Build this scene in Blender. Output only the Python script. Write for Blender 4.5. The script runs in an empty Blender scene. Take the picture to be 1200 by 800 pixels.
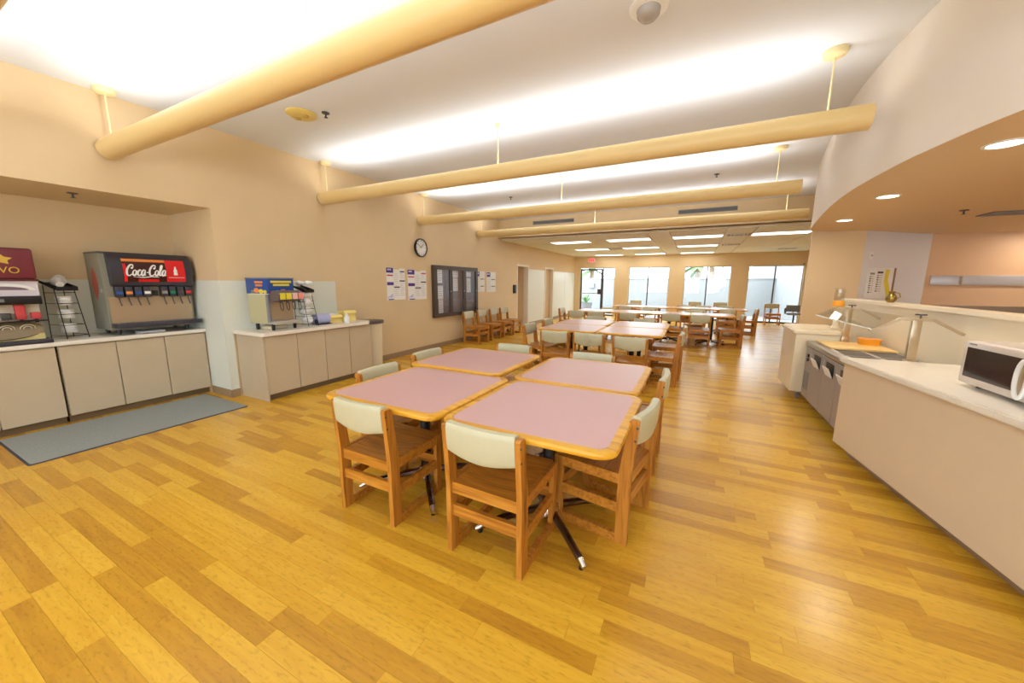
import bpy, bmesh, math, random
from mathutils import Vector, Matrix
random.seed(7)
PI = math.pi
R = math.radians
scene = bpy.context.scene
C = scene.collection

# ------------------------------------------------------------------ camera
CAM_H = 1.48
F, YAW, PIT, ROL = 421.9, .4676, -.1614, .0066
cf = Vector((-math.sin(YAW)*math.cos(PIT), math.cos(YAW)*math.cos(PIT), math.sin(PIT)))
cr0 = Vector((math.cos(YAW), math.sin(YAW), 0)); cu0 = cr0.cross(cf)
cr = cr0*math.cos(ROL)+cu0*math.sin(ROL); cu = cu0*math.cos(ROL)-cr0*math.sin(ROL)
cam = bpy.data.cameras.new('camera'); cam.sensor_width = 36; cam.lens = F/1200*36
cam.clip_start = .05; cam.clip_end = 200
camo = bpy.data.objects.new('camera', cam); C.objects.link(camo)
camo.matrix_world = Matrix(((cr.x, cu.x, -cf.x, 0), (cr.y, cu.y, -cf.y, 0), (cr.z, cu.z, -cf.z, CAM_H), (0, 0, 0, 1)))
scene.camera = camo
def project(p):
    d = Vector(p)-Vector((0, 0, CAM_H)); w = d.dot(cf)
    return (600+F*d.dot(cr)/w, 400-F*d.dot(cu)/w, w)

# ------------------------------------------------------------------ world, exposure
world = bpy.data.worlds.new('world'); scene.world = world; world.use_nodes = True
wn = world.node_tree.nodes; wl = world.node_tree.links
bg = wn['Background']; bg.inputs[0].default_value = (.84, .93, 1, 1); bg.inputs[1].default_value = 5.6
vs = scene.view_settings
vs.view_transform = 'Standard'; vs.look = 'None'; vs.exposure = 0.42; vs.gamma = 1; vs.use_curve_mapping = False
TUBE_W, TROFFER_W, DOWN_W = 22, 6, 7

# ------------------------------------------------------------------ materials
def lin(c):
    return tuple((v/255/12.92 if v/255 <= .04045 else ((v/255+.055)/1.055)**2.4) for v in c)
MATS = {}
def mat(name, rgb, rough=.5, metal=0, noise=0, nscale=8, bump=0, bscale=60, spec=.5, emit=None, estr=0, trans=0, stretch=None, coat=0):
    if name in MATS: return MATS[name]
    m = bpy.data.materials.new(name); m.use_nodes = True; nt = m.node_tree
    b = nt.nodes['Principled BSDF']
    c = lin(rgb)+(1,)
    b.inputs['Base Color'].default_value = c; b.inputs['Roughness'].default_value = rough
    b.inputs['Metallic'].default_value = metal; b.inputs['Specular IOR Level'].default_value = spec
    b.inputs['Coat Weight'].default_value = coat
    if trans: b.inputs['Transmission Weight'].default_value = trans
    if emit:
        b.inputs['Emission Color'].default_value = lin(emit)+(1,); b.inputs['Emission Strength'].default_value = estr
    if noise or bump:
        tc = nt.nodes.new('ShaderNodeTexCoord'); mp = nt.nodes.new('ShaderNodeMapping')
        nt.links.new(tc.outputs['Object'], mp.inputs[0])
        if stretch: mp.inputs['Scale'].default_value = stretch
        if noise:
            n = nt.nodes.new('ShaderNodeTexNoise'); n.inputs['Scale'].default_value = nscale; n.inputs['Detail'].default_value = 6
            nt.links.new(mp.outputs[0], n.inputs['Vector'])
            r = nt.nodes.new('ShaderNodeValToRGB')
            r.color_ramp.elements[0].position = .3; r.color_ramp.elements[1].position = .7
            r.color_ramp.elements[0].color = tuple(v*(1-noise) for v in c[:3])+(1,)
            r.color_ramp.elements[1].color = tuple(min(1, v*(1+noise)) for v in c[:3])+(1,)
            nt.links.new(n.outputs['Fac'], r.inputs[0]); nt.links.new(r.outputs[0], b.inputs['Base Color'])
        if bump:
            n2 = nt.nodes.new('ShaderNodeTexNoise'); n2.inputs['Scale'].default_value = bscale; n2.inputs['Detail'].default_value = 4
            nt.links.new(mp.outputs[0], n2.inputs['Vector'])
            bp = nt.nodes.new('ShaderNodeBump'); bp.inputs['Strength'].default_value = bump; bp.inputs['Distance'].default_value = .004
            nt.links.new(n2.outputs['Fac'], bp.inputs['Height']); nt.links.new(bp.outputs[0], b.inputs['Normal'])
    MATS[name] = m; return m
def emission(name, rgb, s):
    m = bpy.data.materials.new(name); m.use_nodes = True; nt = m.node_tree; nt.nodes.clear()
    o = nt.nodes.new('ShaderNodeOutputMaterial'); e = nt.nodes.new('ShaderNodeEmission')
    e.inputs[0].default_value = lin(rgb)+(1,); e.inputs[1].default_value = s
    nt.links.new(e.outputs[0], o.inputs[0]); return m
def glassmat(name, tint=(1, 1, 1), refl=.08, rough=.02, graze=.6):
    m = bpy.data.materials.new(name); m.use_nodes = True; nt = m.node_tree; nt.nodes.clear()
    o = nt.nodes.new('ShaderNodeOutputMaterial'); t = nt.nodes.new('ShaderNodeBsdfTransparent'); g = nt.nodes.new('ShaderNodeBsdfGlossy')
    t.inputs[0].default_value = tint+(1,); g.inputs['Roughness'].default_value = rough
    lw_ = nt.nodes.new('ShaderNodeLayerWeight'); pw_ = nt.nodes.new('ShaderNodeMath'); pw_.operation = 'POWER'; pw_.inputs[1].default_value = 4
    ma_ = nt.nodes.new('ShaderNodeMath'); ma_.operation = 'MULTIPLY_ADD'; ma_.inputs[1].default_value = graze; ma_.inputs[2].default_value = refl/2
    mx = nt.nodes.new('ShaderNodeMixShader')
    nt.links.new(lw_.outputs['Facing'], pw_.inputs[0]); nt.links.new(pw_.outputs[0], ma_.inputs[0]); nt.links.new(ma_.outputs[0], mx.inputs[0]); nt.links.new(t.outputs[0], mx.inputs[1]); nt.links.new(g.outputs[0], mx.inputs[2])
    nt.links.new(mx.outputs[0], o.inputs[0]); return m
def woodmat(name, dark, mid, light, rough=.35, axis=1, scale=1.0):
    m = bpy.data.materials.new(name); m.use_nodes = True; nt = m.node_tree; b = nt.nodes['Principled BSDF']
    tc = nt.nodes.new('ShaderNodeTexCoord'); mp = nt.nodes.new('ShaderNodeMapping')
    sc = [38*scale]*3; sc[axis] = 3*scale; mp.inputs['Scale'].default_value = sc
    oi = nt.nodes.new('ShaderNodeObjectInfo'); va = nt.nodes.new('ShaderNodeVectorMath'); va.operation = 'ADD'
    ml = nt.nodes.new('ShaderNodeMath'); ml.operation = 'MULTIPLY'; ml.inputs[1].default_value = 7
    nt.links.new(oi.outputs['Random'], ml.inputs[0])
    nt.links.new(tc.outputs['Object'], va.inputs[0]); nt.links.new(ml.outputs[0], va.inputs[1]); nt.links.new(va.outputs[0], mp.inputs[0])
    n = nt.nodes.new('ShaderNodeTexNoise'); n.inputs['Scale'].default_value = 1; n.inputs['Detail'].default_value = 8; n.inputs['Distortion'].default_value = .8
    nt.links.new(mp.outputs[0], n.inputs['Vector'])
    r = nt.nodes.new('ShaderNodeValToRGB'); cr_ = r.color_ramp
    cr_.elements[0].position = .28; cr_.elements[0].color = lin(dark)+(1,)
    cr_.elements[1].position = .75; cr_.elements[1].color = lin(light)+(1,)
    e = cr_.elements.new(.5); e.color = lin(mid)+(1,)
    nt.links.new(n.outputs['Fac'], r.inputs[0]); nt.links.new(r.outputs[0], b.inputs['Base Color'])
    b.inputs['Roughness'].default_value = rough
    bp = nt.nodes.new('ShaderNodeBump'); bp.inputs['Strength'].default_value = .12; bp.inputs['Distance'].default_value = .002
    nt.links.new(n.outputs['Fac'], bp.inputs['Height']); nt.links.new(bp.outputs[0], b.inputs['Normal'])
    return m

WALL = mat('tan_wall_paint', (224, 198, 156), .6, noise=.02, nscale=2, bump=.05, bscale=180)
CEIL = mat('white_ceiling_paint', (226, 230, 236), .8, bump=.08, bscale=120)
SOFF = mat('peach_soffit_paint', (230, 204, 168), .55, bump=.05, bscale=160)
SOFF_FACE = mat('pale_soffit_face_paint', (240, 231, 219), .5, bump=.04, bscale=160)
WHITEW = mat('white_wall_paint', (228, 226, 228), .5)
ORANGE = mat('orange_kitchen_paint', (222, 182, 144), .5, noise=.03, nscale=2)
FRP = mat('white_wainscot_and_sheen', (226, 228, 216), .35, bump=.1, bscale=90)
BASEB = mat('brown_vinyl_baseboard', (158, 132, 100), .5)
LAMI = mat('taupe_cabinet_laminate', (196, 178, 150), .4, noise=.02, nscale=5)
LAMI2 = mat('beige_counter_laminate', (224, 204, 176), .38, noise=.015, nscale=4)
CTOP = mat('cream_counter_top', (240, 232, 218), .22, noise=.02, nscale=90)
CREAM = mat('cream_solid_surface', (236, 222, 194), .3)
DARKGAP = mat('dark_toe_kick', (120, 98, 70), .6)
STEEL = mat('brushed_stainless_steel', (190, 188, 188), .28, 1, bump=.1, bscale=8, stretch=(1, 1, 40))
STEELD = mat('satin_steel_door', (170, 164, 166), .42, .6)
CHROME = mat('polished_chrome', (215, 215, 215), .12, 1)
BLACK = mat('black_plastic', (26, 26, 30), .35)
CHAR = mat('charcoal_plastic', (58, 56, 66), .4)
GREY = mat('mid_grey_plastic', (130, 130, 134), .45)
DGREY = mat('dark_grey_frame', (74, 70, 70), .4)
WHITE = mat('white_plastic', (238, 238, 236), .4)
PAPER = mat('white_paper', (240, 238, 234), .7)
INK = mat('grey_print', (150, 146, 146), .7)
DINK = mat('dark_print', (78, 74, 80), .7)
PURPLE = mat('purple_print', (78, 50, 140), .6)
REDP = mat('red_print', (205, 70, 70), .6)
YELLOWP = mat('yellow_print', (232, 214, 60), .6)
GOLDP = mat('gold_print', (214, 176, 70), .5)
COKE = mat('red_fascia', (226, 28, 34), .3)
COKED = mat('dark_cola_print', (62, 18, 20), .3)
AMBERP = mat('amber_print', (232, 140, 60), .4)
MAROON = mat('maroon_fascia', (120, 46, 56), .4)
BLUEP = mat('blue_print', (32, 84, 160), .4)
GREENP = mat('green_print', (20, 140, 90), .4)
TUBEM = mat('cream_painted_tube', (230, 200, 138), .35)
CANOPY = mat('cream_canopy', (236, 220, 170), .4)
PINK = mat('mauve_table_laminate', (206, 163, 162), .28, noise=.03, nscale=120)
VINYL = mat('sage_vinyl_upholstery', (196, 191, 160), .38, noise=.02, nscale=20, bump=.06, bscale=220)
EDGE = woodmat('golden_oak_table_edge', (196, 132, 24), (222, 162, 38), (236, 180, 56), .3, 0, .6)
OAK = woodmat('oak_chair_wood', (142, 84, 24), (186, 120, 40), (208, 144, 62), .38, 2, 1.0)
OAKS = woodmat('oak_seat_wood', (144, 86, 24), (188, 122, 40), (210, 146, 60), .3, 0, 1.0)
BOARD = woodmat('maple_board_wood', (226, 184, 110), (238, 200, 128), (244, 210, 144), .45, 0, .6)
MATM = mat('grey_entrance_carpet', (150, 154, 150), .95, noise=.18, nscale=160, bump=.5, bscale=400)
MATE = mat('dark_rubber_mat_edge', (62, 56, 60), .7)
DOORW = mat('tan_door_paint', (206, 176, 134), .5)
TRIMW = mat('off_white_trim', (232, 222, 204), .45)
TILE = mat('ceiling_tile', (234, 238, 232), .85, bump=.3, bscale=260)
TBAR = mat('ceiling_grid_white', (232, 230, 222), .5)
LENS = emission('troffer_lens', (255, 252, 240), 2.2)
LAMP = emission('fluorescent_lamp', (255, 240, 214), 6)
DOWNL = emission('downlight_lens', (255, 236, 206), 9)
EXITM = emission('exit_sign_face', (255, 120, 110), 1.0)
GLASS = glassmat('window_glass', (.97, .98, .98))
CGLASS = glassmat('clear_guard_glass', (.95, .97, .97))
CASEGLASS = glassmat('display_case_glass', (.95, .95, .97), .1, .02, .3)
CLEARP = glassmat('clear_plastic', (.93, .93, .91))
DARKGL = mat('dark_oven_window', (52, 44, 46), .12)
BRASS = mat('aged_brass', (150, 128, 70), .3, 1)
ORANGEP = mat('orange_plastic', (246, 168, 40), .4)
YBOX = mat('pale_yellow_card', (244, 218, 130), .6)
LILAC = mat('lilac_plastic', (176, 178, 214), .35)
NAVY = mat('navy_plastic', (40, 42, 84), .4)
OUTW = mat('pale_block_wall', (150, 154, 156), .8)
OUTG = mat('patio_concrete', (140, 140, 136), .85, noise=.05, nscale=3)
LEAF = mat('palm_leaf', (104, 140, 84), .5)
TRUNK = mat('palm_trunk', (150, 130, 108), .9, noise=.2, nscale=12)

# floor plank material: per-plank tone attribute + grain along X
FLOORM = bpy.data.materials.new('golden_oak_plank'); FLOORM.use_nodes = True
nt = FLOORM.node_tree; b = nt.nodes['Principled BSDF']
ge = nt.nodes.new('ShaderNodeNewGeometry'); at = nt.nodes.new('ShaderNodeAttribute'); at.attribute_name = 'tone'
ad = nt.nodes.new('ShaderNodeVectorMath'); ad.operation = 'ADD'
sx = nt.nodes.new('ShaderNodeVectorMath'); sx.operation = 'SCALE'; sx.inputs['Scale'].default_value = 37
nt.links.new(at.outputs['Vector'], sx.inputs[0]); nt.links.new(ge.outputs['Position'], ad.inputs[0]); nt.links.new(sx.outputs[0], ad.inputs[1])
mp = nt.nodes.new('ShaderNodeMapping'); mp.inputs['Scale'].default_value = (2.2, 34, 1)
nt.links.new(ad.outputs[0], mp.inputs[0])
ns = nt.nodes.new('ShaderNodeTexNoise'); ns.inputs['Scale'].default_value = 1; ns.inputs['Detail'].default_value = 7; ns.inputs['Distortion'].default_value = .6
nt.links.new(mp.outputs[0], ns.inputs['Vector'])
mp2 = nt.nodes.new('ShaderNodeMapping'); mp2.inputs['Scale'].default_value = (22, 85, 1)
nt.links.new(ad.outputs[0], mp2.inputs[0])
ns2 = nt.nodes.new('ShaderNodeTexNoise'); ns2.inputs['Scale'].default_value = 1; ns2.inputs['Detail'].default_value = 2
nt.links.new(mp2.outputs[0], ns2.inputs['Vector'])
m1 = nt.nodes.new('ShaderNodeMath'); m1.operation = 'MULTIPLY_ADD'; m1.inputs[1].default_value = .55
nt.links.new(ns.outputs['Fac'], m1.inputs[0])
sp = nt.nodes.new('ShaderNodeSeparateXYZ'); nt.links.new(at.outputs['Vector'], sp.inputs[0])
nt.links.new(sp.outputs[0], m1.inputs[2])
fr = nt.nodes.new('ShaderNodeValToRGB'); e = fr.color_ramp.elements
e[0].position = .18; e[0].color = lin((176, 122, 38))+(1,)
e[1].position = 1.0; e[1].color = lin((234, 186, 62))+(1,)
q = e.new(.55); q.color = lin((212, 158, 44))+(1,)
nt.links.new(m1.outputs[0], fr.inputs[0])
mr = nt.nodes.new('ShaderNodeMapRange'); mr.inputs[1].default_value = .28; mr.inputs[2].default_value = .46; mr.inputs[3].default_value = .8; mr.inputs[4].default_value = 1
nt.links.new(ns2.outputs['Fac'], mr.inputs[0])
mm = nt.nodes.new('ShaderNodeMix'); mm.data_type = 'RGBA'; mm.blend_type = 'MULTIPLY'; mm.inputs[0].default_value = 1
nt.links.new(fr.outputs[0], mm.inputs[6]); nt.links.new(mr.outputs[0], mm.inputs[7])
nt.links.new(mm.outputs[2], b.inputs['Base Color'])
b.inputs['Roughness'].default_value = .25; b.inputs['Specular IOR Level'].default_value = .5
bp = nt.nodes.new('ShaderNodeBump'); bp.inputs['Strength'].default_value = .1; bp.inputs['Distance'].default_value = .002
nt.links.new(ns.outputs['Fac'], bp.inputs['Height']); nt.links.new(bp.outputs[0], b.inputs['Normal'])

# ------------------------------------------------------------------ mesh helpers
def BM(): return bmesh.new()
def box(bm, x0, x1, y0, y1, z0, z1, bev=0, seg=2, M=None):
    v = [bm.verts.new((x, y, z)) for z in (z0, z1) for y in (y0, y1) for x in (x0, x1)]
    fs = [bm.faces.new([v[i] for i in f]) for f in ((0, 2, 3, 1), (4, 5, 7, 6), (0, 1, 5, 4), (2, 6, 7, 3), (0, 4, 6, 2), (1, 3, 7, 5))]
    if bev:
        es = list({e for f in fs for e in f.edges})
        r = bmesh.ops.bevel(bm, geom=es, offset=bev, segments=seg, profile=.5, affect='EDGES')
        v = list({vv for f in r['faces'] for vv in f.verts} | {vv for vv in v if vv.is_valid})
    if M is not None: bmesh.ops.transform(bm, matrix=M, verts=[x for x in v if x.is_valid])
    return v
def poly(bm, pts, axis, a0, a1, M=None):
    """extrude a 2-D outline along axis (0:x -> pts are (y,z); 1:y -> (x,z); 2:z -> (x,y))"""
    def mk(p, a): return (a, p[0], p[1]) if axis == 0 else (p[0], a, p[1]) if axis == 1 else (p[0], p[1], a)
    A = [bm.verts.new(mk(p, a0)) for p in pts]; B = [bm.verts.new(mk(p, a1)) for p in pts]
    n = len(pts); bm.faces.new(A[::-1]); bm.faces.new(B)
    for i in range(n): bm.faces.new((A[i], A[(i+1) % n], B[(i+1) % n], B[i]))
    if M is not None: bmesh.ops.transform(bm, matrix=M, verts=A+B)
    return A+B
def cyl(bm, p0, p1, r0, r1=None, n=14, caps=True):
    r1 = r0 if r1 is None else r1
    p0 = Vector(p0); p1 = Vector(p1); d = (p1-p0).normalized()
    a = d.orthogonal().normalized(); c = d.cross(a)
    A = []; B = []
    for i in range(n):
        t = 2*PI*i/n; o = a*math.cos(t)+c*math.sin(t)
        A.append(bm.verts.new(p0+o*r0)); B.append(bm.verts.new(p1+o*r1))
    for i in range(n): bm.faces.new((A[i], A[(i+1) % n], B[(i+1) % n], B[i]))
    if caps: bm.faces.new(A[::-1]); bm.faces.new(B)
    return A+B
def path(bm, pts, r, n=8, closed=False):
    pts = [Vector(p) for p in pts]; k = len(pts); rings = []; a = None
    for i, p in enumerate(pts):
        d = ((pts[(i+1) % k]-pts[i-1]) if (closed or 0 < i < k-1) else (pts[1]-pts[0] if i == 0 else pts[-1]-pts[-2])).normalized()
        a = d.orthogonal().normalized() if a is None else (a-d*a.dot(d)).normalized()
        c = d.cross(a)
        rr = r[i] if isinstance(r, (list, tuple)) else r
        rings.append([bm.verts.new(p+(a*math.cos(2*PI*j/n)+c*math.sin(2*PI*j/n))*rr) for j in range(n)])
    for i in range(k if closed else k-1):
        A = rings[i]; B = rings[(i+1) % k]
        for j in range(n): bm.faces.new((A[j], A[(j+1) % n], B[(j+1) % n], B[j]))
    if not closed: bm.faces.new(rings[0][::-1]); bm.faces.new(rings[-1])
def lathe(bm, prof, n=24, c=(0, 0, 0), cap=True):
    rings = []
    for r, z in prof:
        rings.append([bm.verts.new((c[0]+r*math.cos(2*PI*j/n), c[1]+r*math.sin(2*PI*j/n), c[2]+z)) for j in range(n)])
    for A, B in zip(rings, rings[1:]):
        for j in range(n): bm.faces.new((A[j], A[(j+1) % n], B[(j+1) % n], B[j]))
    if cap: bm.faces.new(rings[0][::-1]); bm.faces.new(rings[-1])
def rrect(w, h, r, n=6):
    pts = []
    for cx, cy, a in ((w/2-r, h/2-r, 0), (-w/2+r, h/2-r, 90), (-w/2+r, -h/2+r, 180), (w/2-r, -h/2+r, 270)):
        for i in range(n+1):
            t = R(a+90*i/n); pts.append((cx+r*math.cos(t), cy+r*math.sin(t)))
    return pts
def obj(name, bm, m, parent=None, smooth=False):
    bmesh.ops.recalc_face_normals(bm, faces=bm.faces)
    me = bpy.data.meshes.new(name); bm.to_mesh(me); bm.free(); me.materials.append(m)
    if smooth:
        me.shade_smooth()
        me.set_sharp_from_angle(angle=R(38))
    o = bpy.data.objects.new(name, me); C.objects.link(o)
    if parent: o.parent = parent
    return o
def sbox(name, dims, m, parent=None, bev=0, seg=2):
    bm = BM(); box(bm, *dims, bev=bev, seg=seg); return obj(name, bm, m, parent, smooth=bev > 0)
def tag(o, label, cat, group=None):
    o['label'] = label; o['category'] = cat
    if group: o['group'] = group
    return o
def thing(name, label, cat, loc=(0, 0, 0), rz=0, group=None):
    o = bpy.data.objects.new(name, None); C.objects.link(o); o.empty_display_size = .1
    o.location = loc; o.rotation_euler = (0, 0, rz); return tag(o, label, cat, group)
def struct(name, bm, m, label, cat, parent=None):
    o = obj(name, bm, m, parent); o['kind'] = 'structure'; o['label'] = label; o['category'] = cat; return o
def copy_tree(o, parent=None):
    c = o.copy(); C.objects.link(c)
    if parent: c.parent = parent
    for ch in list(o.children): copy_tree(ch, c)
    return c
def text(body, name, m, parent, size, loc, rot, extrude=.0008, shear=0, align='CENTER'):
    cu_ = bpy.data.curves.new(name, 'FONT'); cu_.body = body; cu_.size = size; cu_.extrude = extrude; cu_.shear = shear
    cu_.align_x = align; cu_.align_y = 'CENTER'; cu_.resolution_u = 3
    t = bpy.data.objects.new(name+'_tmp', cu_)
    me = bpy.data.meshes.new_from_object(t); bpy.data.objects.remove(t)
    me.materials.clear(); me.materials.append(m)
    o = bpy.data.objects.new(name, me); C.objects.link(o); o.parent = parent; o.location = loc; o.rotation_euler = rot
    return o
def smoothpts(pts, n=6):
    P = [Vector(p) for p in pts]; P = [P[0]*2-P[1]]+P+[P[-1]*2-P[-2]]; out = []
    for i in range(1, len(P)-2):
        for k in range(n):
            t = k/n; a, b_, c, d = P[i-1:i+3]
            out.append(.5*((2*b_)+(c-a)*t+(2*a-5*b_+4*c-d)*t*t+(3*b_-a-3*c+d)*t**3))
    out.append(P[-2]); return out

# ------------------------------------------------------------------ room constants
XL, XR, YB, YF = -5.22, 6.2, -3.5, 16.9
ZC, ZS, ZF, YBH = 3.245, 2.33, 2.70, 9.42
ALX, ALY0, ALY1 = -6.27, -1.3, 2.365

# ------------------------------------------------------------------ floor and planks
bm = BM(); box(bm, ALX-.2, XR+.2, YB-.2, YF+.15, -.15, -.004)
floor = struct('floor', bm, mat('floor_underlay', (150, 110, 50), .6), 'golden oak plank floor running through the whole dining hall', 'floor')
PW, PL = .0865, .612
def tones():
    r = random.random()
    return random.uniform(.05, .2) if r < .3 else random.uniform(.3, .52) if r < .7 else random.uniform(.42, .6)
planks = []
ny = int((YF-YB)/PW)+1
for j in range(ny):
    y = YB+j*PW; off = random.choice((0, .2, .4, .31, .5, .11))*PL+random.uniform(-.03, .03)
    x = ALX+.02-off
    while x < XR:
        x1 = x+PL
        a, b2 = max(x, ALX), min(x1, XR)
        if b2-a > .03 and y < YF:
            xm, ym = (a+b2)/2, y+PW/2
            ok = xm > XL-.5 or (ALY0-.1 < ym < ALY1+.05) or (10.5 < ym < 14.1 and xm > XL-1.0)
            if ok: planks.append((a, b2, y, min(y+PW, YF), tones()))
        x = x1
def shown(p):
    a, b2, y0, y1, t = p; xm, ym = (a+b2)/2, (y0+y1)/2
    if not (b2-a > PL-.01 and y1-y0 > PW-.001): return 0
    u, v, w = project((xm, ym, 0))
    if w < .3 or not (8 < u < 1192 and 8 < v < 790): return 0
    if -5.75 < xm < -4.45 and .6 < ym < 2.3: return 0
    if xm < -4.5 and ym < 2.4 or xm > 1.3: return 0
    pts = [project((q[0], q[1], 0)) for q in ((a, y0), (b2, y0), (b2, y1), (a, y1))]
    A = 0
    for i in range(4): A += pts[i][0]*pts[(i+1) % 4][1]-pts[(i+1) % 4][0]*pts[i][1]
    return abs(A)/2
order = sorted(range(len(planks)), key=lambda i: -shown(planks[i]))
near = [i for i in order[:300] if shown(planks[i]) > 0]; nearset = set(near)
def set_tone(me, vals):
    a = me.attributes.new('tone', 'FLOAT_VECTOR', 'FACE')
    for i, v in enumerate(vals): a.data[i].vector = v
pm = []
for k in range(24):
    bm = BM(); g = .0004
    box(bm, -PL/2+g, PL/2-g, -PW/2+g, PW/2-g, -.004, 0)
    bmesh.ops.recalc_face_normals(bm, faces=bm.faces)
    me = bpy.data.meshes.new('plank'); bm.to_mesh(me); bm.free(); me.materials.append(FLOORM)
    t = tones(); set_tone(me, [(t, random.random(), 0)]*6); pm.append((t, me))
for i in near:
    a, b2, y0, y1, t = planks[i]
    t_, me = random.choice(pm)
    o = bpy.data.objects.new('plank', me); C.objects.link(o); o.parent = floor; o.location = ((a+b2)/2, (y0+y1)/2, 0)
bm = BM(); tv = []
for i, (a, b2, y0, y1, t) in enumerate(planks):
    if i in nearset: continue
    g = .0004; box(bm, a+g, b2-g, y0+g, y1-g, -.004, 0); v = (t, random.random(), 0); tv += [v]*6
fp = obj('planks', bm, FLOORM, floor); fp['kind'] = 'stuff'; set_tone(fp.data, tv)

# ------------------------------------------------------------------ walls and ceilings
T = .15
def wallbox(name, dims, m, label, cat='wall', parent=None):
    bm = BM(); box(bm, *dims); return struct(name, bm, m, label, cat, parent)
# left wall: one mesh with the alcove and two doorways left open
bm = BM()
def lw(y0, y1, z0, z1): box(bm, XL-T, XL, y0, y1, z0, z1)
lw(YB, ALY0, 0, ZC); lw(ALY0, ALY1, ZS, ZC); lw(ALY1, 10.68, 0, ZC)
lw(10.68, 11.52, 2.03, ZC); lw(11.52, 13.12, 0, ZC); lw(13.12, 13.96, 2.03, ZC); lw(13.96, YF+T, 0, ZC)
struct('wall_left', bm, WALL, 'long tan wall on the left with the drink alcove and doorways', 'wall')
bm = BM()
box(bm, ALX-T, ALX, ALY0-T, ALY1+T, 0, ZS+.1)
box(bm, ALX, XL-T, ALY1, ALY1+T, 0, ZS+.1); box(bm, ALX, XL-T, ALY0-T, ALY0, 0, ZS+.1)
box(bm, ALX, XL-T, ALY0, ALY1, ZS, ZS+.1)
struct('wall_alcove', bm, WALL, 'tan recessed alcove holding the soda counter', 'wall')
for i, (y0, y1) in enumerate(((10.68, 11.52), (13.12, 13.96))):
    bm = BM()
    box(bm, XL-.6, XL-T, y0-.1, y0-.005, 0, 2.2); box(bm, XL-.6, XL-T, y1+.005, y1+.1, 0, 2.2)
    box(bm, XL-.7, XL-.6, y0-.1, y1+.1, 0, 2.2); box(bm, XL-.6, XL-T, y0-.1, y1+.1, 2.08, 2.2)
    struct('wall_passage_%d' % (i+1), bm, WALL, ('tan passage behind the doorway nearest the display case', 'tan passage behind the doorway nearest the far windows')[i], 'wall')
    tr = BM()
    for yy in (y0-.04, y1-.012): box(tr, XL-T-.01, XL+.02, yy, yy+.052, 0, 2.08)
    box(tr, XL-T-.01, XL+.02, y0+.012, y1-.012, 2.018, 2.08)
    struct('trim_%d' % (i+1), tr, TRIMW, ('off white frame of the doorway nearest the display case', 'off white frame of the doorway nearest the far windows')[i], 'door frame')
d = thing('door_2', 'tan door set back in the doorway nearest the far windows', 'door', (XL-.12, 13.95, 0), R(-90)); d['kind'] = 'structure'
sbox('door_leaf', (.01, .82, -.02, .02, .01, 2.02), DOORW, d, .003)
bm = BM(); cyl(bm, (.74, -.07, 1.0), (.74, .07, 1.0), .012); cyl(bm, (.74, .07, 1.0), (.64, .07, 1.0), .01); cyl(bm, (.74, -.07, 1.0), (.64, -.07, 1.0), .01)
obj('door_handle', bm, STEEL, d, True)
# back + right walls (behind the camera)
bm = BM(); FILL_WIN = [(-4.6, -2.4), (-1.9, .3), (.8, 3.0), (3.5, 5.7)]  # unseen window openings added to let in fill daylight
xs = [XL-T]+[v for w in FILL_WIN for v in w]+[XR+T]
for k in range(0, len(xs), 2): box(bm, xs[k], xs[k+1], YB-T, YB, 0, ZC)
for w in FILL_WIN: box(bm, w[0], w[1], YB-T, YB, 0, .6); box(bm, w[0], w[1], YB-T, YB, 2.6, ZC)
struct('wall_back', bm, WALL, 'tan wall with added daylight windows behind the viewpoint', 'wall')
for k, (a, b2) in enumerate(FILL_WIN):
    w = thing('window_%d' % (k+5), '%s added daylight window in the wall behind the viewpoint' % ('leftmost wide', 'second wide', 'third wide', 'rightmost wide')[k], 'window', (0, YB-.08, 0)); w['kind'] = 'structure'
    bm = BM(); box(bm, a, b2, 0, .05, .6, .65); box(bm, a, b2, 0, .05, 2.55, 2.6); box(bm, a, a+.05, 0, .05, .65, 2.55); box(bm, b2-.05, b2, 0, .05, .65, 2.55); obj('window_frame', bm, mat('bronze_added_frame', (84, 78, 78), .4), w)
    sbox('pane', (a+.05, b2-.05, .02, .028, .65, 2.55), GLASS, w)
wallbox('wall_right', (XR, XR+T, YB, 9.0, 0, ZC), WALL, 'tan kitchen wall at the far right')
wallbox('wall_far_right', (3.55, 3.7, 8.76, YF, 0, ZC), WALL, 'tan wall at the right of the window area')
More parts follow.
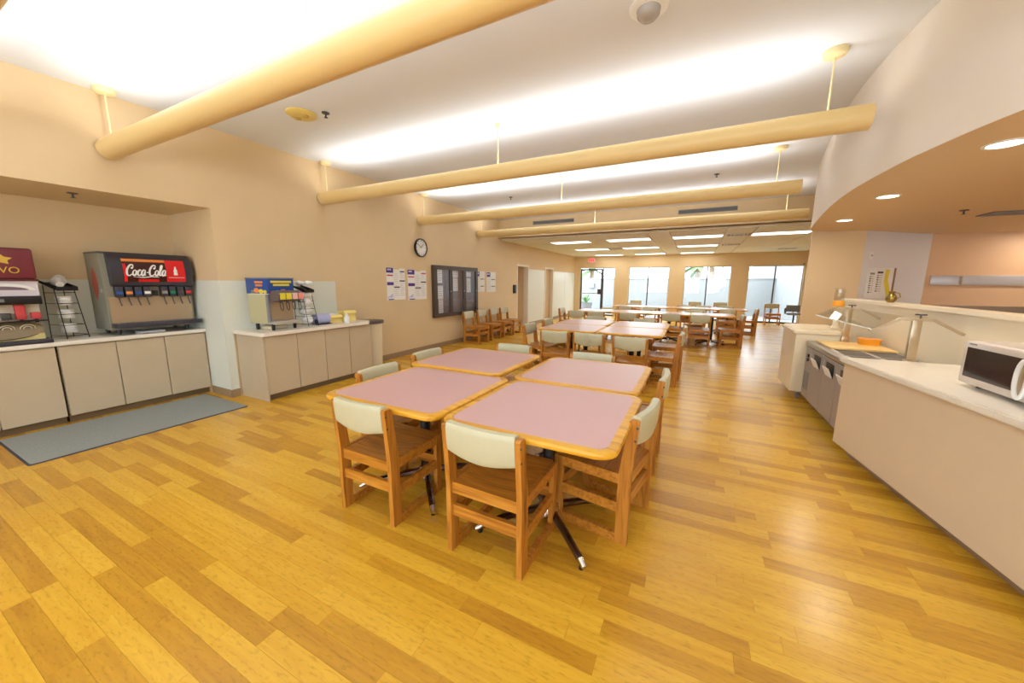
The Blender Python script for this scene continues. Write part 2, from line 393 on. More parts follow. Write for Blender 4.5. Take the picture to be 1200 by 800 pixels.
# far window wall
WIN = [(-4.95, -3.34), (-2.72, -1.07), (-.48, 1.2), (1.77, 3.5)]
bm = BM(); zh = 2.2
xs = [XL-T]+[v for w in WIN for v in w]+[3.7]
for k in range(0, len(xs), 2): box(bm, xs[k], xs[k+1], YF, YF+T, 0, ZF+.2)
for w in WIN: box(bm, w[0], w[1], YF, YF+T, zh, ZF+.2)
struct('wall_far', bm, WALL, 'tan far wall with four tall window openings', 'wall')
DFR = mat('dark_bronze_frame', (84, 78, 78), .4, .3)
LFR = mat('pale_window_frame', (206, 208, 210), .4)
wl_ = ('tall glazed opening with the exit door at the left of the far wall', 'tall two-pane window second from the left in the far wall',
       'tall two-pane window showing palms in the far wall', 'tall two-pane window at the right end of the far wall')
for i, (a, b2) in enumerate(WIN):
    w = thing('window_%d' % (i+1), wl_[i], 'window', (0, YF+.06, 0)); w['kind'] = 'structure'
    mx = -3.87 if i == 0 else (a+b2)/2 - (.02 if i == 1 else 0)
    bm = BM(); box(bm, a, b2, 0, .05, zh-.035, zh); box(bm, a, b2, 0, .05, 0, .05)
    box(bm, a, a+.03, 0, .05, .05, zh-.035); box(bm, b2-.03, b2, 0, .05, .05, zh-.035)
    obj('window_frame', bm, LFR, w)
    sbox('mullion', (mx-.022, mx+.022, -.01, .06, .05, zh-.035), DFR, w)
    if i: sbox('pane', (a+.03, mx-.022, .02, .028, .05, zh-.035), GLASS, w)
    sbox('pane', (mx+.022, b2-.03, .02, .028, .05, zh-.035), GLASS, w)
    sbox('sill_rail', (a, b2, -.03, .05, .0, .06), DFR, w)
d = thing('door_3', 'glass exit door with dark bronze frame under the exit sign', 'door', (0, YF+.05, 0)); d['kind'] = 'structure'
bm = BM(); a, b2 = -4.92, -3.9
box(bm, a, a+.06, 0, .05, .06, 2.15); box(bm, b2-.06, b2, 0, .05, .06, 2.15); box(bm, a+.06, b2-.06, 0, .05, 2.07, 2.15); box(bm, a+.06, b2-.06, 0, .05, .06, .2)
obj('door_frame', bm, DFR, d); sbox('pane', (a+.06, b2-.06, .02, .028, .2, 2.07), GLASS, d)
bm = BM(); box(bm, b2-.2, b2-.05, -.05, .0, .98, 1.22, .01); obj('push_handle', bm, CHAR, d)
bm = BM(); box(bm, a+.06, b2-.2, -.05, -.01, 1.0, 1.04); obj('push_bar', bm, STEEL, d)
# ceilings
bm = BM(); box(bm, XL-T, XR+T, YB-T, YBH, ZC, ZC+.1)
struct('ceiling', bm, CEIL, 'high white ceiling lit by the hanging tubes', 'ceiling')
bm = BM(); box(bm, XL, 3.55, YBH, YBH+.15, ZF+.04, ZC+.1)
box(bm, XL, 3.55, YBH+.0, YBH+.03, ZF+.04, ZF+.06)
bh = struct('wall_bulkhead', bm, WALL, 'tan bulkhead where the high ceiling drops to the tiled ceiling', 'wall')
for k, (a, b2) in enumerate(((-4.13, -2.97), (-.5, .66))):
    v = thing('air_vent', ('grey slot air vent at the left of the bulkhead', 'grey slot air vent at the right of the bulkhead')[k], 'vent', ((a+b2)/2, YBH, 3.1), group='bulkhead vents')
    hw = (b2-a)/2
    bm = BM(); box(bm, -hw, hw, -.02, 0, -.045, -.035); box(bm, -hw, hw, -.02, 0, .035, .045); box(bm, -hw, -hw+.012, -.02, 0, -.035, .035); box(bm, hw-.012, hw, -.02, 0, -.035, .035)
    obj('vent_frame', bm, GREY, v); sbox('backing', (-hw+.012, hw-.012, -.004, 0, -.035, .035), DGREY, v)
    for q in range(4): sbox('slat', (-hw+.012, hw-.012, -.014, -.005, -.03+q*.018, -.022+q*.018), GREY, v)
bm = BM(); box(bm, XL, 3.55, YBH+.15, YF, ZF+.03, ZF+.1)
cf_ = struct('ceiling_far', bm, TBAR, 'lower tiled ceiling over the window end of the hall', 'ceiling')
# troffer positions: columns and rows
TX = (-3.49, -1.81, -.08, 1.70); TY = (10.83, 13.35, 16.2)
GX0 = -5.22
# tiles 1.2 x 0.6 laid around troffers
TW, TD = 1.19, .6
tile_me = None
cols = [(-5.22, -4.09)]+[]
edges = [-5.2, -4.09, -2.89, -2.41, -1.21, -.68, .52, 1.1, 2.3, 3.5]
rows = [YBH+.16]
yy = 9.6
rows = []
for t in TY: rows.append((t-.3, t+.3, True))
def addrow(a, b2):
    n = max(1, round((b2-a)/.62))
    for k in range(n): rows.append((a+(b2-a)*k/n, a+(b2-a)*(k+1)/n, False))
addrow(YBH+.16, TY[0]-.3); addrow(TY[0]+.3, TY[1]-.3); addrow(TY[1]+.3, TY[2]-.3); addrow(TY[2]+.3, YF)
meshes = {}
for (y0, y1, lit) in rows:
    for k in range(len(edges)-1):
        x0, x1 = edges[k], edges[k+1]
        if lit and k in (1, 3, 5, 7): 
            if not (k == 7 and y0 > 12): continue
        w, dd = round(x1-x0, 3), round(y1-y0, 3)
        if (w, dd) not in meshes:
            bm = BM(); box(bm, -w/2+.012, w/2-.012, -dd/2+.012, dd/2-.012, 0, .03, .003, 1)
            bmesh.ops.recalc_face_normals(bm, faces=bm.faces)
            me = bpy.data.meshes.new('ceiling_tile'); bm.to_mesh(me); bm.free(); me.materials.append(TILE); meshes[(w, dd)] = me
        o = bpy.data.objects.new('ceiling_tile', meshes[(w, dd)]); C.objects.link(o); o.parent = cf_; o.location = ((x0+x1)/2, (y0+y1)/2, ZF+.002)
colname = ('first column from the left wall', 'second column from the left wall', 'third column from the left wall', 'column nearest the kitchen')
rowname = ('nearest the bulkhead', 'in the middle row', 'nearest the windows')
for j, y in enumerate(TY):
    for k, x in enumerate(TX):
        if k == 3 and j > 0: continue
        t = thing('ceiling_light', 'white fluorescent ceiling light %s, %s' % (rowname[j], colname[k]), 'ceiling light', (x, y, ZF), group='fluorescent lights in the tiled ceiling')
        bm = BM()
        for q in ((-.6, .6, -.3, -.27), (-.6, .6, .27, .3), (-.6, -.575, -.27, .27), (.575, .6, -.27, .27)): box(bm, q[0], q[1], q[2], q[3], -.012, .025)
        obj('light_frame', bm, TBAR, t)
        sbox('diffuser', (-.575, .575, -.27, .27, -.008, .0), LENS, t)
        L = bpy.data.lights.new('fluorescent_light', 'AREA'); L.shape = 'RECTANGLE'; L.size = 1.12; L.size_y = .5; L.energy = TROFFER_W; L.color = (.95, .99, .95)
        lo = bpy.data.objects.new('fluorescent_light', L); C.objects.link(lo); lo.parent = t; lo.location = (0, 0, -.02)
for k, (x, y, lb) in enumerate(((.85, 10.83, 'nearest the bulkhead'), (.85, 13.35, 'in the middle row'), (2.66, 15.6, 'nearest the right window'), (-2.64, 13.35, 'between the two left light columns'))):
    v = thing('ceiling_diffuser', 'grey air diffuser in the tiled ceiling %s' % lb, 'vent', (x, y, ZF), group='air diffusers in the tiled ceiling')
    bm = BM()
    for s in (.26, .19, .12):
        for q in ((-s, s, -s, -s+.02), (-s, s, s-.02, s), (-s, -s+.02, -s+.02, s-.02), (s-.02, s, -s+.02, s-.02)): box(bm, q[0], q[1], q[2], q[3], -.01, .0)
    obj('vent_frame', bm, TBAR, v); sbox('backing', (-.26, .26, -.26, .26, -.003, .001), DGREY, v)

# ------------------------------------------------------------------ right soffit (curved) and kitchen walls
curve = smoothpts([(1.62, 7.62), (1.5, 7.2), (1.34, 6.07), (1.235, 5.18), (1.19, 4.45), (1.21, 3.74), (1.26, 3.3), (1.36, 2.83), (1.62, 2.1), (2.05, 1.3), (2.7, .5), (3.6, -.2), (4.7, -.7), (6.19, -1.0)], 6)
cpts = [(p[0], p[1]) for p in curve]
bm = BM(); off = []
for i, p in enumerate(cpts):
    a = Vector(cpts[max(0, i-1)]); b2 = Vector(cpts[min(len(cpts)-1, i+1)]); d = (b2-a).normalized(); nrm = Vector((-d.y, d.x))
    off.append((p[0]+nrm.x*.1, p[1]+nrm.y*.1))
poly(bm, off+[(6.19, 8.88), (3.5, 8.72), (2.34, 7.8)], 2, ZS, ZS+.05)
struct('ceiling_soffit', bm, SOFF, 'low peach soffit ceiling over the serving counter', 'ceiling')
bm = BM()
vi = [bm.verts.new((p[0], p[1], ZS)) for p in cpts]; vt = [bm.verts.new((p[0], p[1], ZC)) for p in cpts]
wi = [bm.verts.new((p[0], p[1], ZS)) for p in off]; wt = [bm.verts.new((p[0], p[1], ZC)) for p in off]
n = len(cpts)
for i in range(n-1):
    bm.faces.new((vi[i], vi[i+1], vt[i+1], vt[i])); bm.faces.new((wi[i], wt[i], wt[i+1], wi[i+1]))
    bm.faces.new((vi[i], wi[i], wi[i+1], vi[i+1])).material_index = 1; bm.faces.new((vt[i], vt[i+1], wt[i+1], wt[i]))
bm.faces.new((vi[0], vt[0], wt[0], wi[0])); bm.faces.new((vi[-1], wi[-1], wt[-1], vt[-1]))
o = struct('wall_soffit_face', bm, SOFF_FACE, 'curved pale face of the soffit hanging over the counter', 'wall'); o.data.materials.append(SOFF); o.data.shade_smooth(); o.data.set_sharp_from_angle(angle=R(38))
def segwall(name, a, b2, th, z0, z1, m, label, backshift=0):
    a = Vector(a); b2 = Vector(b2); d = (b2-a).normalized(); nrm = Vector((-d.y, d.x))*th
    bm = BM(); poly(bm, [tuple(a), tuple(b2), tuple(b2+nrm), tuple(a+nrm+d*backshift)], 2, z0, z1)
    return struct(name, bm, m, label, 'wall')
segwall('wall_kitchen_end', (1.62, 7.63), (2.34, 7.78), .16, 0, ZC, WALL, 'narrow tan wall at the end of the serving counter', .06)
segwall('wall_kitchen_white', (2.34, 7.78), (3.46, 8.72), .14, 0, ZC, WHITEW, 'white angled wall carrying the notice board')
segwall('wall_kitchen_back', (3.46, 8.72), (6.2, 8.9), .14, 0, ZC, ORANGE, 'orange kitchen back wall behind the serving counter')

# ------------------------------------------------------------------ baseboards, wainscot panels, daylight sheen sheets
def base(name, x0, x1, y0, y1, label):
    bm = BM(); box(bm, x0, x1, y0, y1, 0, .1); struct(name, bm, BASEB, label, 'baseboard')
base('baseboard_left', XL, XL+.012, 4.12, 10.62, 'brown vinyl baseboard along the left wall below the display case')
base('baseboard_left_end', XL, XL+.012, ALY1, 2.455, 'short brown baseboard between the alcove and the juice counter')
base('baseboard_left_far', XL, XL+.012, 14.02, YF, 'brown vinyl baseboard along the left wall by the windows')
base('baseboard_left_mid', XL, XL+.012, 11.58, 13.06, 'brown vinyl baseboard between the two doorways')
bm = BM(); box(bm, -5.69, XL+.0, ALY1-.012, ALY1, 0, .1); struct('baseboard_alcove', bm, BASEB, 'brown baseboard on the alcove side wall', 'baseboard')
wp = thing('trim_wainscot', 'white splash panels behind the drink counters', 'wall panel', (0, 0, 0)); wp['kind'] = 'structure'
sbox('panel', (ALX, ALX+.006, ALY0, ALY1, .86, 1.485), FRP, wp)
sbox('panel', (ALX+.006, -5.69, ALY1-.006, ALY1, .86, 1.485), FRP, wp)
sbox('panel', (-5.69, XL+.004, ALY1-.006, ALY1, .1, 1.485), FRP, wp)
sbox('panel', (XL, XL+.006, ALY1-.006, 2.455, .1, 1.485), FRP, wp)
sbox('panel', (XL, XL+.006, 2.455, 3.97, .86, 1.485), FRP, wp)
wp = thing('trim_sheen_far', 'white sheets painting daylight sheen beside the doorways at the window end', 'wall panel', (0, 0, 0)); wp['kind'] = 'structure'  # window daylight on the tan paint, put in as white sheets
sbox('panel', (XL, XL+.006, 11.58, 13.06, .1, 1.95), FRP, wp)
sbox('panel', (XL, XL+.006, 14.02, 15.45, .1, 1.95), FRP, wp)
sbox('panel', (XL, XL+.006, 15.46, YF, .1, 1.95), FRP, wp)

# ------------------------------------------------------------------ hanging tube lights
def tube_light(y, x1, label, power=1):
    x0 = XL+.025; z = 2.735; r = .092
    t = thing('tube_light', label, 'pendant light', (0, y, z), group='cream tube lights under the high ceiling')
    bm = BM(); n = 22; a0, a1 = R(128), R(412)     # open at the top
    ro = [(r*math.cos(a0+(a1-a0)*i/n), r*math.sin(a0+(a1-a0)*i/n)) for i in range(n+1)]
    ri = [(.955*p[0], .955*p[1]) for p in ro]
    poly(bm, ro+ri[::-1], 0, x0, x1)
    obj('tube_shell', bm, TUBEM, t, True)
    for xx in (x0, x1-.006):
        bm = BM(); poly(bm, [(.954*p[0], .954*p[1]) for p in ro], 0, xx, xx+.006); obj('end_cap', bm, TUBEM, t)
    bm = BM(); cyl(bm, (x0+.06, 0, .0), (x1-.06, 0, .0), .013, n=8); obj('lamp', bm, LAMP, t, True)
    h = ZC-z
    for xr in (-5.09, -2.14, .81+(x1-1.07)*.9):
        kk = .4 if xr == -2.14 else 1
        bm = BM(); cyl(bm, (xr, 0, -.06), (xr, 0, h-.02), .007, n=8); rd = obj('rod', bm, CANOPY, t, True)
        bm = BM(); lathe(bm, [(.03*kk, -.05), (.068*kk, -.04), (.08*kk, -.022), (.08*kk, 0)], 20, (xr, 0, h)); obj('canopy', bm, CANOPY, rd, True)
        sbox('bracket', (xr-.015, xr+.015, -.085, .085, -.03, -.022), CANOPY, t)
    L = bpy.data.lights.new('tube_uplight', 'AREA'); L.shape = 'RECTANGLE'; L.size = x1-x0-.7; L.size_y = .1; L.energy = TUBE_W*power*(x1-x0)/6.2; L.color = (.86, .94, 1)
    lo = bpy.data.objects.new('tube_uplight', L); C.objects.link(lo); lo.parent = t; lo.location = ((x0+x1)/2, 0, .06); lo.rotation_euler = (PI, 0, 0)
tube_light(1.575, 1.07, 'large cream tube light hanging nearest, above the soda alcove', 1.2)
tube_light(3.85, 1.07, 'cream tube light hanging second, above the nearest table block')
tube_light(6.05, 1.10, 'cream tube light hanging third, above the wall clock', 1.25)
tube_light(8.3, 1.66, 'cream tube light hanging closest to the bulkhead', 1.6)
tube_light(.525, 1.07, 'cream tube light at the upper left corner of the view', 1.3)
tube_light(-1.75, 1.07, 'cream tube light behind the viewpoint', 2)

# ------------------------------------------------------------------ downlights and small ceiling things
def downlight(x, y, label, w=1):
    t = thing('recessed_downlight', label, 'downlight', (x, y, ZS), group='round downlights in the soffit')
    bm = BM(); lathe(bm, [(.095, 0), (.095, -.006), (.08, -.008), (.074, -.002), (.074, 0)], 24, cap=False); obj('trim_ring', bm, WHITE, t, True)
    bm = BM(); cyl(bm, (0, 0, -.004), (0, 0, -.001), .075, n=24); obj('lens', bm, DOWNL, t)
    L = bpy.data.lights.new('downlight_lamp', 'AREA'); L.shape = 'DISK'; L.size = .14; L.energy = DOWN_W*w; L.color = (1, .9, .75)
    lo = bpy.data.objects.new('downlight_lamp', L); C.objects.link(lo); lo.parent = t; lo.location = (0, 0, -.012)
downlight(1.60, 3.43, 'round downlight in the soffit above the microwave')
downlight(1.585, 4.91, 'round downlight in the soffit above the salad bar')
downlight(1.69, 6.44, 'small round downlight in the soffit nearest the tan end wall')
downlight(4.75, 8.25, 'round downlight washing the orange kitchen wall', 1.2)
downlight(3.6, 4.6, 'round downlight inside the kitchen', 1.2)
def sprinkler(x, y, z, label):
    t = thing('sprinkler_head', label, 'sprinkler', (x, y, z), group='ceiling sprinkler heads')
    bm = BM(); lathe(bm, [(.04, 0), (.038, -.008), (.015, -.012)], 16); obj('escutcheon', bm, DGREY, t, True)
    bm = BM(); cyl(bm, (0, 0, -.012), (0, 0, -.045), .008, n=8); cyl(bm, (0, 0, -.045), (0, 0, -.048), .02, n=10); obj('deflector', bm, DGREY, t)
sprinkler(-3.65, 2.81, ZC, 'dark sprinkler head beside the yellow ceiling alarm')
sprinkler(-3.6, 7.03, ZC, 'dark sprinkler head between the third and fourth tube lights, left side')
sprinkler(.155, 7.04, ZC, 'dark sprinkler head between the third and fourth tube lights, right side')
sprinkler(-5.58, 1.38, ZS, 'sprinkler head in the ceiling of the soda alcove')
sprinkler(2.65, 6.14, ZS, 'dark sprinkler head in the kitchen soffit')
t = thing('ceiling_alarm', 'round pale yellow alarm on the high ceiling behind the nearest tube', 'alarm', (-3.9, 2.71, ZC))
bm = BM(); lathe(bm, [(.15, 0), (.15, -.012), (.12, -.03), (.06, -.036)], 28); obj('cover', bm, mat('aged_yellow_plastic', (226, 204, 120), .5), t, True)
for s in (-1, 1):
    bm = BM(); lathe(bm, [(.03, -.03), (.03, -.045), (.012, -.05)], 12, (s*.065, 0, 0)); obj('sounder', bm, mat('aged_yellow_plastic_dark', (200, 174, 90), .5), t, True)
t = thing('smoke_detector', 'grey domed smoke detector on the ceiling at the top edge', 'smoke detector', (-.415, 2.75, ZC))
bm = BM(); lathe(bm, [(.12, 0), (.12, -.012), (.1, -.02)], 28); obj('base_plate', bm, WHITE, t, True)
bm = BM(); lathe(bm, [(.075, -.018), (.07, -.05), (.045, -.075), (.015, -.082)], 24); obj('dome', bm, mat('smoked_grey_dome', (170, 164, 160), .25), t, True)
v = thing('kitchen_vent', 'thin grey air vent in the kitchen soffit', 'vent', (3.3, 6.55, ZS))
sbox('backing', (-.3, .3, -.15, .15, -.004, 0), DGREY, v)
bm = BM(); [box(bm, *q, -.012, -.004) for q in ((-.3, .3, -.15, -.13), (-.3, .3, .13, .15), (-.3, -.28, -.13, .13), (.28, .3, -.13, .13))]; obj('vent_frame', bm, GREY, v)
for q in range(6): sbox('slat', (-.28, .28, -.12+q*.042, -.10+q*.042, -.01, -.004), GREY, v)

# ------------------------------------------------------------------ tables
TS = .965
def make_table():
    t = thing('dining_table', 'x', 'table')
    h = .74
    bm = BM(); poly(bm, rrect(TS-.1, TS-.1, .06, 6), 2, h-.03, h); obj('laminate_top', bm, PINK, t)
    bm = BM(); n = 7
    levels = [(0, h-.034), (.008, h-.030), (.012, h-.02), (.012, h-.012), (.006, h-.003), (-.004, h)]
    rings = []
    def ring(w, r, z): return [bm.verts.new((p[0], p[1], z)) for p in rrect(w, w, r, n)]
    for o_, z in [(-.012-.05, h-.034)]+[(o_-.012, z) for o_, z in levels]+[(-.05, h)]: rings.append(ring(TS+2*o_, max(.02, .1+o_), z))
    for A, B in zip(rings, rings[1:]):
        for i in range(len(A)): bm.faces.new((A[i], A[(i+1) % len(A)], B[(i+1) % len(A)], B[i]))
    A, B = rings[-1], rings[0]
    for i in range(len(A)): bm.faces.new((A[i], A[(i+1) % len(A)], B[(i+1) % len(A)], B[i]))
    obj('edge_band', bm, EDGE, t, True)
    bm = BM(); box(bm, -.3, .3, -.02, .02, h-.06, h-.034); box(bm, -.02, .02, -.3, -.02, h-.06, h-.034); box(bm, -.02, .02, .02, .3, h-.06, h-.034); obj('top_bracket', bm, BLACK, t)
    bm = BM(); cyl(bm, (0, 0, .06), (0, 0, h-.06), .038, n=18); obj('column', bm, BLACK, t, True)
    bm = BM(); lathe(bm, [(.07, .045), (.07, .085), (.045, .12)], 18); obj('hub', bm, CHROME, t, True)
    for k in range(4):
        a = R(45+90*k); c, s = math.cos(a), math.sin(a)
        bm = BM(); path(bm, [(c*.05, s*.05, .085), (c*.25, s*.25, .07), (c*.43, s*.43, .042), (c*.46, s*.46, .03)], [.024, .023, .02, .014], 8)
        lg = obj('leg', bm, mat('dark_chrome_leg', (112, 102, 98), .2, 1), t, True)
        bm = BM(); cyl(bm, (c*.425, s*.425, .046), (c*.468, s*.468, .028), .021, .015, 10); obj('chrome_tip', bm, CHROME, lg, True)
        bm = BM(); cyl(bm, (c*.44, s*.44, 0), (c*.44, s*.44, .03), .014, n=8); obj('foot_glide', bm, BLACK, lg)
    return t
proto_t = make_table(); used_t = [0]
def table(x, y, label, group, dz=0, rz=0):
    o = proto_t if not used_t[0] else copy_tree(proto_t)
    used_t[0] = 1; o.location = (x, y, dz); o.rotation_euler = (0, 0, rz); return tag(o, label, 'table', group)
G1 = 'block of four tables nearest the viewpoint'
table(-1.715, 1.975, 'mauve topped table nearest the soda alcove, front left of nearest block', G1)
table(-.735, 1.975, 'mauve topped table at the front of the nearest block, right of the front pair', G1)
table(-1.855, 2.955, 'mauve topped table at the back left of nearest block', G1)
table(-.775, 2.945, 'mauve topped table at the back right of nearest block', G1)
G2 = 'block of four tables in the middle of the hall'
table(-1.83, 5.96, 'mauve topped table at the front left of the middle block', G2)
table(-.85, 5.96, 'mauve topped table at the front right of the middle block', G2)
table(-1.86, 6.93, 'slightly raised mauve table at the back left of the middle block', G2, .0)
table(-.86, 6.94, 'mauve topped table at the back right of the middle block', G2)
G3 = 'row of four tables beyond the middle block'
for k, w in enumerate(('leftmost', 'second from the left', 'third from the left', 'rightmost')):
    table(-2.5+k*.97, 10.15, 'mauve topped table, %s in the row beyond the middle block' % w, G3)
G4 = 'row of four tables nearest the windows'
for k, w in enumerate(('leftmost', 'second from the left', 'third from the left', 'rightmost')):
    table(-2.0+k*.97, 12.75, 'mauve topped table, %s in the row nearest the windows' % w, G4)

# ------------------------------------------------------------------ chairs
def make_chair():
    t = thing('dining_chair', 'x', 'chair')
    W = .46; th = .03; yr, yf = -.235, .235
    for s in (-1, 1):
        x0, x1 = (s*W/2-th, s*W/2) if s > 0 else (s*W/2, s*W/2+th)
        bm = BM(); poly(bm, [(yr, 0), (yr+.068, 0), (yr+.066, .42), (yr+.022, .745), (yr+.012, .755), (yr-.022, .755), (yr-.03, .745), (yr-.004, .42)], 0, x0, x1)
        ps = obj('rear_post', bm, OAK, t)
        for z in (.64, .715):
            bm = BM(); xo = s*W/2; cyl(bm, (xo-.001*s, yr+.004-.03*(z-.42)/.33, z), (xo+.0015*s, yr+.004-.03*(z-.42)/.33, z), .007, n=10); obj('screw_cap', bm, DGREY, ps)
        bm = BM(); box(bm, x0, x1, yf-.055, yf, 0, .425, .003, 1); obj('front_leg', bm, OAK, t)
        bm = BM(); box(bm, x0+.002, x1-.002, yr+.068, yf-.055, 0, .055); obj('floor_rail', bm, OAKS, t)
        bm = BM(); box(bm, x0+.002, x1-.002, yr+.067, yf-.055, .19, .25); obj('side_rail', bm, OAKS, t)
        bm = BM(); box(bm, x0+.002, x1-.002, yr+.066, yf-.055, .365, .425); obj('seat_rail', bm, OAKS, t)
    xi = W/2-th
    bm = BM(); box(bm, -xi, xi, yr+.015, yr+.04, .215, .28); obj('rear_rail', bm, OAKS, t)
    bm = BM(); box(bm, -xi, xi, yf-.045, yf-.02, .215, .28); obj('front_rail', bm, OAKS, t)
    # saddle seat with deep rear and front edges
    bm = BM(); nx, nyy = 8, 8; top = []; bot = []
    for j in range(nyy+1):
        v = j/nyy; y = yr+.012+(yf+.01-yr-.012)*v; ra = []; rb = []
        for i in range(nx+1):
            u = i/nx; x = -xi+2*xi*u
            dish = -.016*math.sin(PI*u)*math.sin(PI*min(1, v*1.15)) - .012*(1-v)
            ra.append(bm.verts.new((x, y, .428+dish))); rb.append(bm.verts.new((x, y, (.352 if j in (0, nyy) else .352 if j in (1,) else .395))))
        top.append(ra); bot.append(rb)
    for j in range(nyy):
        for i in range(nx):
            bm.faces.new((top[j][i], top[j][i+1], top[j+1][i+1], top[j+1][i])); bm.faces.new((bot[j][i], bot[j+1][i], bot[j+1][i+1], bot[j][i+1]))
    for i in range(nx):
        bm.faces.new((top[0][i], bot[0][i], bot[0][i+1], top[0][i+1])); bm.faces.new((top[nyy][i], top[nyy][i+1], bot[nyy][i+1], bot[nyy][i]))
    for j in range(nyy):
        bm.faces.new((top[j][0], top[j+1][0], bot[j+1][0], bot[j][0])); bm.faces.new((top[j][nx], bot[j][nx], bot[j+1][nx], top[j+1][nx]))
    obj('seat', bm, OAKS, t, True)
    # padded vinyl back: section swept across the width, bowed backwards, lower edge sagging
    bm = BM(); n = 12; rings = []
    for i in range(n+1):
        u = i/n; x = -xi+2*xi*u; s = math.sin(PI*u); bow = -.022*s; sag = .028*s; ring = []
        for k in range(16):
            a = 2*PI*k/16; cy, cz = math.cos(a), math.sin(a)
            ey = abs(cy)**.55*(1 if cy > 0 else -1); ez = abs(cz)**.45*(1 if cz > 0 else -1)
            zt, zb = .772, .606-sag; zc_ = (zt+zb)/2; hz = (zt-zb)/2
            z = zc_+ez*hz; lean = -.026*(z-.42)/.33
            ring.append(bm.verts.new((x, yr+.02+lean+bow*.9+ey*.03, z)))
        rings.append(ring)
    for A, B in zip(rings, rings[1:]):
        for k in range(16): bm.faces.new((A[k], A[(k+1) % 16], B[(k+1) % 16], B[k]))
    bm.faces.new(rings[0][::-1]); bm.faces.new(rings[-1])
    obj('backrest', bm, VINYL, t, True)
    return t
proto_c = make_chair(); used_c = [0]
def chair(x, y, rz, label, group):
    o = proto_c if not used_c[0] else copy_tree(proto_c)
    used_c[0] = 1; o.location = (x, y, 0); o.rotation_euler = (0, 0, R(rz)); return tag(o, label, 'chair', group)
GA = 'oak chairs around the nearest table block'
chair(-1.757, 1.685, 0, 'oak chair with sage vinyl back at the front left table, back towards the viewer', GA)
chair(-.894, 1.685, -1, 'nearest oak chair with sage vinyl back, at the front of the nearest table block', GA)
chair(-.44, 2.20, 81, 'oak chair seen from its side at the right of the nearest table block', GA)
chair(-.415, 3.07, 90, 'oak chair tucked at the right of the back right table in the nearest block', GA)
chair(-2.13, 2.17, -89, 'oak chair tucked at the left of the front left table in the nearest block', GA)
chair(-2.25, 2.94, -90, 'oak chair tucked at the left of the back left table in the nearest block', GA)
chair(-1.84, 3.47, 180, 'oak chair tucked behind the back left table of the nearest block', GA)
chair(-.9, 3.37, 179, 'oak chair tucked behind the back right table of the nearest block', GA)
GB = 'oak chairs around the middle table block'
chair(-1.855, 5.34, 0, 'oak chair, leftmost of three along the near side of the middle table block', GB)
chair(-1.335, 5.34, 0, 'oak chair, middle of three along the near side of the middle table block', GB)
chair(-.74, 5.24, 0, 'oak chair, rightmost of three along the near side of the middle table block', GB)
chair(-.38, 5.80, 88, 'oak chair at the right of the front right table in the middle block', GB)
chair(-.36, 6.75, 91, 'oak chair at the right of the back right table in the middle block', GB)
chair(-2.36, 5.82, -92, 'oak chair at the left of the front left table in the middle block', GB)
chair(-2.42, 6.85, -90, 'oak chair at the left of the back left table in the middle block', GB)
chair(-1.9, 7.55, 180, 'oak chair, left of the pair behind the middle table block', GB)
chair(-.9, 7.56, 180, 'oak chair, right of the pair behind the middle table block', GB)
GC = 'oak chairs around the row of tables beyond the middle block'
for k, (x, y, w) in enumerate(((-2.755, 9.45, 'first from the left'), (-2.25, 9.45, 'second from the left'), (-1.45, 9.46, 'third from the left'), (-.485, 9.72, 'fourth from the left'), (.14, 9.66, 'rightmost'))):
    chair(x, y, 0, 'oak chair, %s on near side of the row beyond the middle block' % w, GC)
chair(.8, 9.95, 93, 'oak chair at the right end of the table row beyond the middle block', GC)
chair(-3.25, 10.15, -90, 'oak chair at the left end of the table row beyond the middle block', GC)
for x, w in ((-2.3, 'leftmost'), (-1.2, 'middle'), (.0, 'rightmost')):
    chair(x, 10.8, 180, 'oak chair, %s of three on far side of the row beyond middle block' % w, GC)
GD = 'oak chairs around the row of tables nearest the windows'
for x, w in ((-2.0, 'leftmost'), (-1.2, 'second from the left'), (.1, 'third from the left'), (.85, 'rightmost')):
    chair(x, 12.25, 0, 'oak chair, %s on near side of the table row by the windows' % w, GD)
for x, w in ((-2.0, 'leftmost'), (-.3, 'second from the left'), (.25, 'third from the left'), (.9, 'rightmost')):
    chair(x, 13.42, 180, 'oak chair, %s on far side of the table row by the windows' % w, GD)
chair(1.42, 12.8, 92, 'oak chair at the right end of the table row by the windows', GD)
GE = 'oak chairs lined up against the left wall'
for y, w in ((7.55, 'nearest the viewer'), (8.19, 'second from the viewer'), (8.83, 'third from the viewer'), (9.42, 'nearest the doorway')):
    chair(-4.81, y, -90, 'oak chair against the left wall below the display case, %s' % w, GE)
chair(2.6, 16.35, 180, 'oak chair standing alone in front of the right window', 'chairs by the windows')
for x, w in ((-2.3, 'leftmost'), (.0, 'middle'), (.9, 'rightmost')):
    chair(x, 16.3, 180, 'oak chair, %s of three lined up below the palm and middle windows' % w, 'chairs by the windows')
